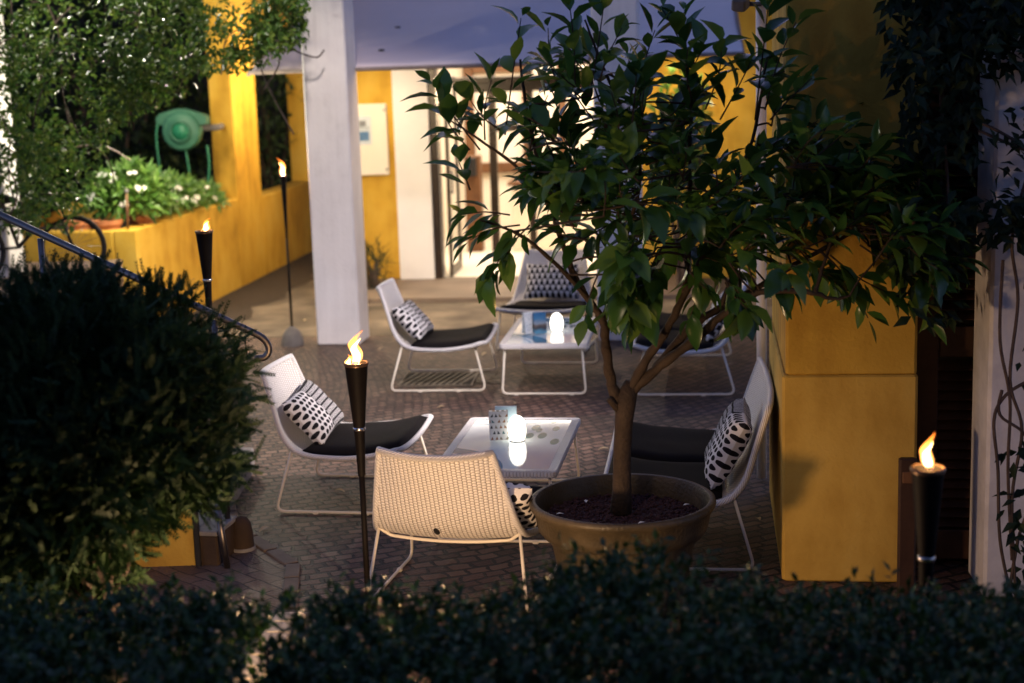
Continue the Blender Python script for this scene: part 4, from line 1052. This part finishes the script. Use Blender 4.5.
# ------------------------------------------------------------------ ivy over the left side
iv = thing('climbing_ivy', 'small leaved climbing ivy hanging over the upper left above the planter', 'climbing plant', (-3.4, 12, 0))
IV = V3((-3.4, 12, 0))
polys = [([(-40, -30), (305, -30), (302, 20), (285, 42), (250, 60), (205, 66), (180, 95), (140, 110), (110, 130), (60, 215), (-40, 245)], 11500, 11.9, .45),
         ([(0, 40), (150, 30), (170, 80), (120, 130), (60, 170), (20, 150)], 2600, 11.5, .25),
         ([(180, -20), (308, -20), (306, 38), (262, 62), (235, 70), (200, 72)], 3600, 11.7, .3),
         ([(20, 130), (110, 130), (80, 225), (20, 235)], 900, 11.7, .3)]
mb = MB(); mbs = MB()
for P, n, Y, sg in polys:
    for k in range(n//3):
        x, y = sample(P); q = at(x, y, Y+random.gauss(0, sg))
        den = noise.noise(q*1.7)+.7*noise.noise(q*5)
        if den < (-.02 if n > 2000 else -.6): continue
        for j in range(3):
            p = q+rvec()*rnd(0, .07)
            L = rnd(.038, .07); leaf(mb, p-IV, (V3((rnd(-1, 1), rnd(-1, .3), rnd(-1, .35)))).normalized(), V3((0, -.5, .8))+rvec()*.7, L, L*.5, .2, False)
mb.build('foliage', M['ivy'], iv)
for k in range(46):
    x, y = sample(polys[0][0]); a = at(x, y, 11.9+random.gauss(0, .25)); d = V3((rnd(-.4, .4), rnd(-.1, .1), rnd(-.8, -.1)))*rnd(.4, .9)
    mbs.tube(smooth_path([a-IV, a+d*.5+rvec()*.1-IV, a+d-IV], 5), .006, 5)
for pts in ([(258, 20, 12.6), (270, 36, 12.55), (290, 48, 12.5), (306, 55, 12.5), (318, 57, 12.55), (324, 50, 12.6)], [(262, 40, 12.5), (285, 44, 12.5), (303, 40, 12.5)], [(10, -20, 12.1), (14, 60, 12.1), (22, 140, 12.1), (18, 240, 12.1)], [(-5, 30, 12.1), (16, 90, 12.1), (8, 170, 12.1), (26, 235, 12.1)], [(60, 150, 12.4), (100, 145, 12.8), (130, 160, 13.2)]):
    mbs.tube([p-IV for p in smooth_path([at(*q) for q in pts], 5)], .007, 5)
mbs.build('stems', M['vinebark'], iv)
# dark garden behind the openings: separate hedge plants beyond the wall
def blob_bush(name, label, cat, c, r, n, L, m, group=None, stem=True, wl=.5):
    T = thing(name, label, cat, (c[0], c[1], 0), group=group); mb = MB()
    for k in range(n):
        d = rvec(); sc = .75+.35*noise.noise(d*2.2+V3(c)); q = V3((d.x*r[0], d.y*r[1], d.z*r[2]))*sc*(1-.4*rnd(0, 1)**2)
        p = V3((0, 0, c[2]))+q
        if p.z < .02: continue
        l = L*rnd(.7, 1.25); leaf(mb, p, (d*.6+rvec()+V3((0, 0, .2))).normalized(), V3((0, -.3, 1))+rvec()*.6, l, l*wl, .2, False)
    mb.build('foliage', m, T)
    if stem:
        mb = MB()
        for k in range(7):
            e = V3((rnd(-.6, .6)*r[0], rnd(-.6, .6)*r[1], c[2]+rnd(-.2, .5)*r[2])); mb.tube([(rnd(-.05, .05), rnd(-.05, .05), 0), e*.5+V3((0, 0, .1)), e], [.03, .02, .008], 6)
        mb.build('stem', M['vinebark'], T)
    return T
blob_bush('garden_shrub', 'dark green shrub filling the narrow opening between the yellow wall and the white pillar', 'shrub', (-3.1, 20.3, 1.7), (.95, .8, 1.5), 2600, .10, M['backhedge'])
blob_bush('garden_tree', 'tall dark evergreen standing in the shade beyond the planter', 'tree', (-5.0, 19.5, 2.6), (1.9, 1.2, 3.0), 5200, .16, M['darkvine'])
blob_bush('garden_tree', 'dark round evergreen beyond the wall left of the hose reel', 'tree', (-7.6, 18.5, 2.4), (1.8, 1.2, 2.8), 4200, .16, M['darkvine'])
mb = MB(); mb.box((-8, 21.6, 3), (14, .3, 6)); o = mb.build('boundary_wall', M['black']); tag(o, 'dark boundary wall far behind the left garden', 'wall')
# planter shrubs and their pots
def shrub(label, c, r, n, L, flowers):
    T = thing('flowering_shrub', label, 'shrub', c, group='shrubs in the yellow planter'); mb = MB()
    for k in range(n):
        d = rvec(); d.z = abs(d.z)*1.0-.25; d.normalize()
        q = V3((d.x*r[0], d.y*r[1], d.z*r[2]))*(1-.5*rnd(0, 1)**2)*(.85+.3*noise.noise(d*2.4+V3(c)))
        l = L*rnd(.7, 1.2); leaf(mb, q+V3((0, 0, r[2]*.35)), (d*.8+rvec()*.8+V3((0, 0, .35))).normalized(), V3((0, -.3, 1))+rvec()*.5, l, l*.34, .3, False)
    mb.build('foliage', M['shrub'], T)
    mb = MB()
    for k in range(9): mb.tube([(rnd(-.05, .05), rnd(-.05, .05), -.15), (rnd(-.6, .6)*r[0], rnd(-.6, .6)*r[1], r[2]*rnd(.4, .9))], [.008, .004], 5)
    mb.build('stem', M['vinebark'], T)
    for k in range(flowers):
        a = rnd(0, 2*PI); d = V3((math.cos(a)*rnd(.3, 1), -abs(rnd(.2, 1)), rnd(-.1, .9))).normalized(); p = V3((d.x*r[0], d.y*r[1], d.z*r[2]))*1.0+V3((0, 0, r[2]*.35)); mb = MB()
        for h in range(rnd(2, 4).__int__()):
            pc = p+rvec()*.035
            for j in range(5):
                aa = j*1.2566; x = d.cross(V3((0, 0, 1))).normalized(); y = d.cross(x); dr = (x*math.cos(aa)+y*math.sin(aa)+d*.35).normalized(); leaf(mb, pc, dr, d, .030, .020, .15, False)
        mb.build('blossom', M['petal'], T)
    return T
shrub('bright green shrub with pale blossoms at the near corner of the planter', wp(-.30, -2.35, 1.02), (.42, .5, .40), 1500, .12, 9)
shrub('white flowered shrub under the green hose reel', wp(-.24, -1.35, .98), (.30, .62, .26), 1150, .10, 15)
shrub('low dark shrub spilling over the planter edge beside the yellow pier', wp(-.22, -.5, .92), (.24, .5, .20), 700, .085, 2)
for i, (u, v, lab) in enumerate(((-.62, -2.82, 'terracotta pot on the planter edge nearest the handrail'), (-.34, -2.85, 'terracotta pot in the middle of the planter edge'), (-.16, -2.45, 'terracotta pot at the planter corner behind the wooden stake'))):
    p = thing('terracotta_pot', lab, 'plant pot', wp(u, v, .802), 0, 'terracotta pots on the yellow planter')
    mb = MB(); mb.lathe([(0, 0), (.085, 0), (.115, .20), (.13, .205), (.132, .245), (.12, .247), (.108, .22), (0, .215)], n=28); autosmooth(mb.build('pot_body', M['terracotta'], p), 40)
    mb = MB(); mb.lathe([(0, .222), (.109, .22)], n=20); mb.build('soil', M['soil'], p)
st = thing('plant_stake', 'thin wooden stake with a knob standing in front of the planter pots', 'stake', wp(-.12, -2.95, 0))
mb = MB(); mb.tube([(0, 0, .9), (.02, -.02, 1.30)], .011, 8); mb.build('stick', M['wood'], st, True)
mb = MB(); mb.lathe([(0, -.02), (.018, -.01), (.02, .005), (.012, .02), (0, .024)], (.02, -.02, 1.31), 10); mb.build('knob', M['foot'], st, True)

# hose reel on its bracket in the opening
HP = at(183, 131, 16.25)
hb = thing('hose_reel', 'green round hose reel fixed in the dark opening above the planter', 'hose reel', HP, -.05)
mb = MB(); mb.lathe([(0, .10), (.085, .10), (.10, .09), (.16, .085), (.176, .07), (.18, .0), (.176, -.06), (.12, -.07), (0, -.07)], n=44); o = autosmooth(mb.build('drum', M['green'], hb), 35); o.rotation_euler = (PI/2, 0, 0)
mb = MB(); mb.lathe([(.10, 0), (.098, .028), (.084, .034), (.078, .02), (.076, 0)], (0, 0, .09), 36); o2 = mb.build('hub_ring', M['green'], hb, True); o2.rotation_euler = (PI/2, 0, 0)
mb = MB(); mb.lathe([(0, .012), (.074, .01), (.076, 0)], (0, 0, .098), 32); o2 = mb.build('hub_cap', M['greend'], hb, True); o2.rotation_euler = (PI/2, 0, 0)
mb = MB()
vs = [(-.235, .13), (-.20, .165), (-.05, .205), (.02, .205), (.19, .15), (.235, .13), (.235, .06), (.17, .05), (-.17, .05), (-.235, .085)]
mb.add([(x, -.04, z) for x, z in vs]+[(x, .09, z) for x, z in vs], [tuple(range(9, -1, -1)), tuple(range(10, 20))]+[(i, (i+1) % 10, (i+1) % 10+10, i+10) for i in range(10)])
mb.build('bracket', M['green'], hb)
mb = MB(); mb.tube([(.1, .06, .02), (.3, .10, .02), (.26, .62, .02)], .03, 8); mb.build('wall_arm', M['foot'], hb)
hb.scale = (1.13, 1.13, 1.13)
for pts in ([(-.22, -.02, .10), (-.245, -.03, -.05), (-.235, -.03, -.35), (-.20, -.03, -.62)], [(.02, -.03, -.17), (.04, -.03, -.4), (.03, -.03, -.72)], [(.215, .0, -.14), (.225, 0, -.30), (.20, 0, -.5), (.15, 0, -.68)]):
    mb = MB(); mb.tube(smooth_path(pts, 6), .010, 8); mb.build('hose', M['hose'], hb, True)

# parked bicycle behind the handrail
SZ = at(74, 256, 12.1)
sc = thing('bicycle', 'dark parked bicycle half hidden behind the handrail and the juniper', 'bicycle', (SZ.x, SZ.y, .742), .10)
wr = .24
def wheel(x):
    mb = MB(); mb.tube([(wr*math.cos(2*PI*k/40), 0, wr+.022+wr*math.sin(2*PI*k/40)) for k in range(40)], .021, 8, close=True); t_ = mb.build('wheel', M['rubber'], sc, True); t_.location = (x, 0, 0)
    mb = MB()
    for k in range(18):
        a = 2*PI*k/18; mb.tube([(.02*math.cos(a+.6), 0, wr+.022+.02*math.sin(a+.6)), ((wr-.02)*math.cos(a), 0, wr+.022+(wr-.02)*math.sin(a))], .0018, 4)
    mb.tube([(0, -.04, wr+.022), (0, .04, wr+.022)], .018, 10); mb.build('spokes', M['chrome'], t_)
wheel(0); wheel(-.78)
mb = MB(); zz = wr+.022
mb.tube([(0, 0, zz), (-.10, 0, .56), (-.125, 0, .66)], .014, 8); mb.tube([(-.12, 0, .60), (-.42, 0, .28)], .016, 8); mb.tube([(-.11, 0, .57), (-.50, 0, .55)], .015, 8)
mb.tube([(-.42, 0, .28), (-.51, 0, .62)], .015, 8); mb.tube([(-.42, 0, .28), (-.78, 0, zz)], .012, 8); mb.tube([(-.50, 0, .55), (-.78, 0, zz)], .011, 8); mb.build('frame', M['black'], sc, True)
mb = MB(); mb.tube(smooth_path([(-.20, -.26, .70), (-.12, -.16, .71), (-.125, 0, .67), (-.12, .16, .71), (-.20, .26, .70)], 4), .011, 8); mb.build('handlebar', M['black'], sc, True)
mb = MB(); mb.tube([(-.66, 0, .655), (-.58, 0, .665), (-.48, 0, .66), (-.40, 0, .655)], [.055, .06, .035, .018], 10); mb.build('saddle', M['black'], sc, True)
mb = MB(); mb.box((-.16, -.02, .50), (.20, .03, .075), Matrix.Rotation(-.35, 3, 'Y'), .01); mb.build('reflector_panel', M['orange'], sc)

# ------------------------------------------------------------------ dark vines on the upper right
dv = thing('climbing_vine', 'dark trailing vine hanging between the ochre column and the bluish pillar', 'climbing plant', (1.9, 6.2, 0))
DV = V3((1.9, 6.2, 0)); mb = MB(); mbs = MB()
for P, n, Y, sg in (([(885, -30), (1060, -30), (1060, 60), (1020, 70), (982, 60), (976, 215), (955, 320), (910, 320), (890, 240), (905, 120), (880, 50)], 1700, 6.2, .12), ([(890, -20), (1040, -20), (1040, 60), (960, 90), (890, 60)], 500, 6.1, .1),
                    ([(985, 120), (1060, 90), (1060, 260), (990, 240)], 110, 6.1, .06), ([(1000, 430), (1040, 430), (1040, 600), (1004, 590)], 55, 6.1, .05), ([(965, 205), (1040, 190), (1040, 245), (985, 240)], 90, 6.1, .05), ([(1010, 250), (1040, 250), (1040, 430), (1015, 430)], 10, 6.15, .05)):
    for k in range(n):
        x, y = sample(P); q = at(x, y, Y+random.gauss(0, sg))
        if n > 400 and noise.noise(q*4) < -.12: continue
        L = rnd(.05, .085); leaf(mb, q-DV, V3((rnd(-1, 1), rnd(-1, .2), rnd(-1, .2))).normalized(), V3((0, -.6, .7))+rvec()*.6, L, L*.5, .25, False)
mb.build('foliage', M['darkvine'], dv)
for pts in ([(1012, 600, 6.12), (1000, 540, 6.12), (998, 470, 6.12), (994, 420, 6.12), (1006, 395, 6.12), (1030, 380, 6.12)], [(1016, 600, 6.12), (1012, 500, 6.12), (1022, 430, 6.12), (1010, 380, 6.12), (1018, 300, 6.12), (1012, 240, 6.12), (1026, 180, 6.12)],
            [(1008, 600, 6.12), (1018, 540, 6.12), (1030, 500, 6.12), (1028, 440, 6.12), (1000, 415, 6.12), (1002, 390, 6.12)], [(975, 120, 6.12), (1000, 132, 6.12), (1030, 150, 6.12)], [(978, 130, 6.12), (1005, 142, 6.12), (1030, 152, 6.12)], [(1003, 260, 6.12), (1000, 340, 6.12), (1010, 400, 6.12), (1008, 470, 6.12), (1012, 560, 6.12)],
            [(945, -20, 6.2), (940, 80, 6.2), (948, 200, 6.2), (940, 310, 6.2)], [(920, -20, 6.2), (925, 100, 6.2), (912, 240, 6.2)]):
    mbs.tube([p-DV for p in smooth_path([at(*q) for q in pts], 6)], .007, 6)
mbs.build('stems', M['vinebark'], dv)
# plants against the far wall, right of the second pillar
blob_bush('leafy_shrub', 'leafy green shrub against the yellow back wall seen through the tree', 'shrub', (1.75, 15.3, 1.55), (.42, .35, .75), 650, .12, M['shrub'], wl=.4)
blob_bush('grassy_plant', 'small grassy plant in the corner by the yellow strip of wall', 'plant', (-1.42, 15.9, .24), (.16, .14, .30), 200, .17, M['darkvine'], wl=.09)

# ------------------------------------------------------------------ light
SUN_EL, SUN_ROT = math.radians(9.0), math.radians(10)
w = bpy.data.worlds.new('World'); C.world = w; w.use_nodes = True
nt = w.node_tree; bg = nt.nodes['Background']; sky = nt.nodes.new('ShaderNodeTexSky'); sky.sky_type = 'NISHITA'; sky.sun_disc = False
tint = nt.nodes.new('ShaderNodeMix'); tint.data_type = 'RGBA'; tint.blend_type = 'MULTIPLY'; tint.inputs[0].default_value = 1; tint.inputs[7].default_value = (1.26, .90, 1.12, 1)   # violet dusk
sky.sun_elevation = SUN_EL; sky.sun_rotation = SUN_ROT; sky.ozone_density = 3.5; sky.air_density = 1.0; sky.dust_density = .6
nt.links.new(sky.outputs[0], tint.inputs[6]); nt.links.new(tint.outputs[2], bg.inputs[0]); bg.inputs[1].default_value = .115
sun = light('sun', 'SUN', (0, -10, 20), .02, (1, .8, .65)); sun.data.angle = math.radians(10)
sun.rotation_euler = (PI/2-SUN_EL, 0, PI-SUN_ROT)
light('pergola_lamp', 'POINT', (-3.25, 11.6, 3.35), 32, (1, .95, .80), shadow_soft_size=.05)
light('planter_lamp', 'POINT', (-3.1, 13.25, 1.95), 70, (1, .93, .72), shadow_soft_size=.05)
light('pier_fill', 'POINT', (-2.12, 16.88, 2.25), 52, (1, .80, .50), shadow_soft_size=.05)  # extra unseen lamp, added to brighten the side of the yellow pier
light('jamb_fill', 'POINT', (-3.35, 15.2, 2.62), 38, (1, .86, .62), shadow_soft_size=.05)  # added out of view to lift the jamb of the wall opening
light('patio_spotlight', 'SPOT', (-.9, 8.4, 4.3), 400, (1, .86, .78), (-1.5, 13.0, 1.2), spot_size=math.radians(40), spot_blend=.8, shadow_soft_size=.12)
light('yellow_wall_fill', 'POINT', (-1.50, 13.48, 2.15), 70, (1, .76, .44), shadow_soft_size=.06)  # unseen fill added behind the pillar to brighten the yellow walls
light('garden_floodlight', 'SPOT', (-.75, 3.0, 2.8), 45, (1, .72, .48), (.2, 7.2, .5), spot_size=math.radians(46), spot_blend=.7, shadow_soft_size=.22)
# room light, then unseen fill spots added under the awning
light('room_light', 'AREA', bp(1.3, 1.7, 2.66), 85, (1, .87, .70), bp(1.3, 1.7, 0), shape='RECTANGLE', size=2.4, size_y=2.2)
light('awning_fill', 'SPOT', bp(-.25, -1.0, 2.75), 30, (1, .78, .5), bp(-.25, -.6, 0), spot_size=math.radians(120), spot_blend=.6, shadow_soft_size=.05)
light('awning_fill', 'SPOT', bp(3.0, -1.1, 2.75), 60, (1, .76, .45), bp(3.0, -.5, .4), spot_size=math.radians(125), spot_blend=.6, shadow_soft_size=.05)
light('awning_fill', 'SPOT', bp(1.2, -1.9, 2.65), 70, (1, .80, .58), bp(1.1, -2.6, 0), spot_size=math.radians(130), spot_blend=.6, shadow_soft_size=.06)
light('path_light_bulb', 'POINT', (-.60, 4.86, .36), 62, (1, .62, .33), shadow_soft_size=.07)
light('wall_spotlight_beam', 'SPOT', WL.location+V3((-.16, .06, -.16)), 430, (1, .86, .80), (-1.0, 9.7, .3), spot_size=math.radians(70), spot_blend=.8, shadow_soft_size=.06)

# ------------------------------------------------------------------ camera
cam = bpy.data.cameras.new('camera'); co = bpy.data.objects.new('camera', cam); COL.objects.link(co); C.camera = co
cam.sensor_width = 36; cam.lens = F/1024*36; cam.clip_start = .1; cam.clip_end = 600
R = Matrix((camR, camU, -fwd)).transposed(); co.matrix_world = Matrix.Translation(EYE) @ R.to_4x4()
cam.dof.use_dof = True; cam.dof.focus_distance = 7.0; cam.dof.aperture_fstop = 1.7; cam.dof.aperture_blades = 8
vs = C.view_settings; C.display_settings.display_device = 'sRGB'; vs.view_transform = 'Standard'; vs.look = 'None'; vs.exposure = .9; vs.gamma = 1
C.render.engine = 'CYCLES'; C.cycles.use_denoising = True; C.cycles.max_bounces = 6; C.cycles.sample_clamp_indirect = 6
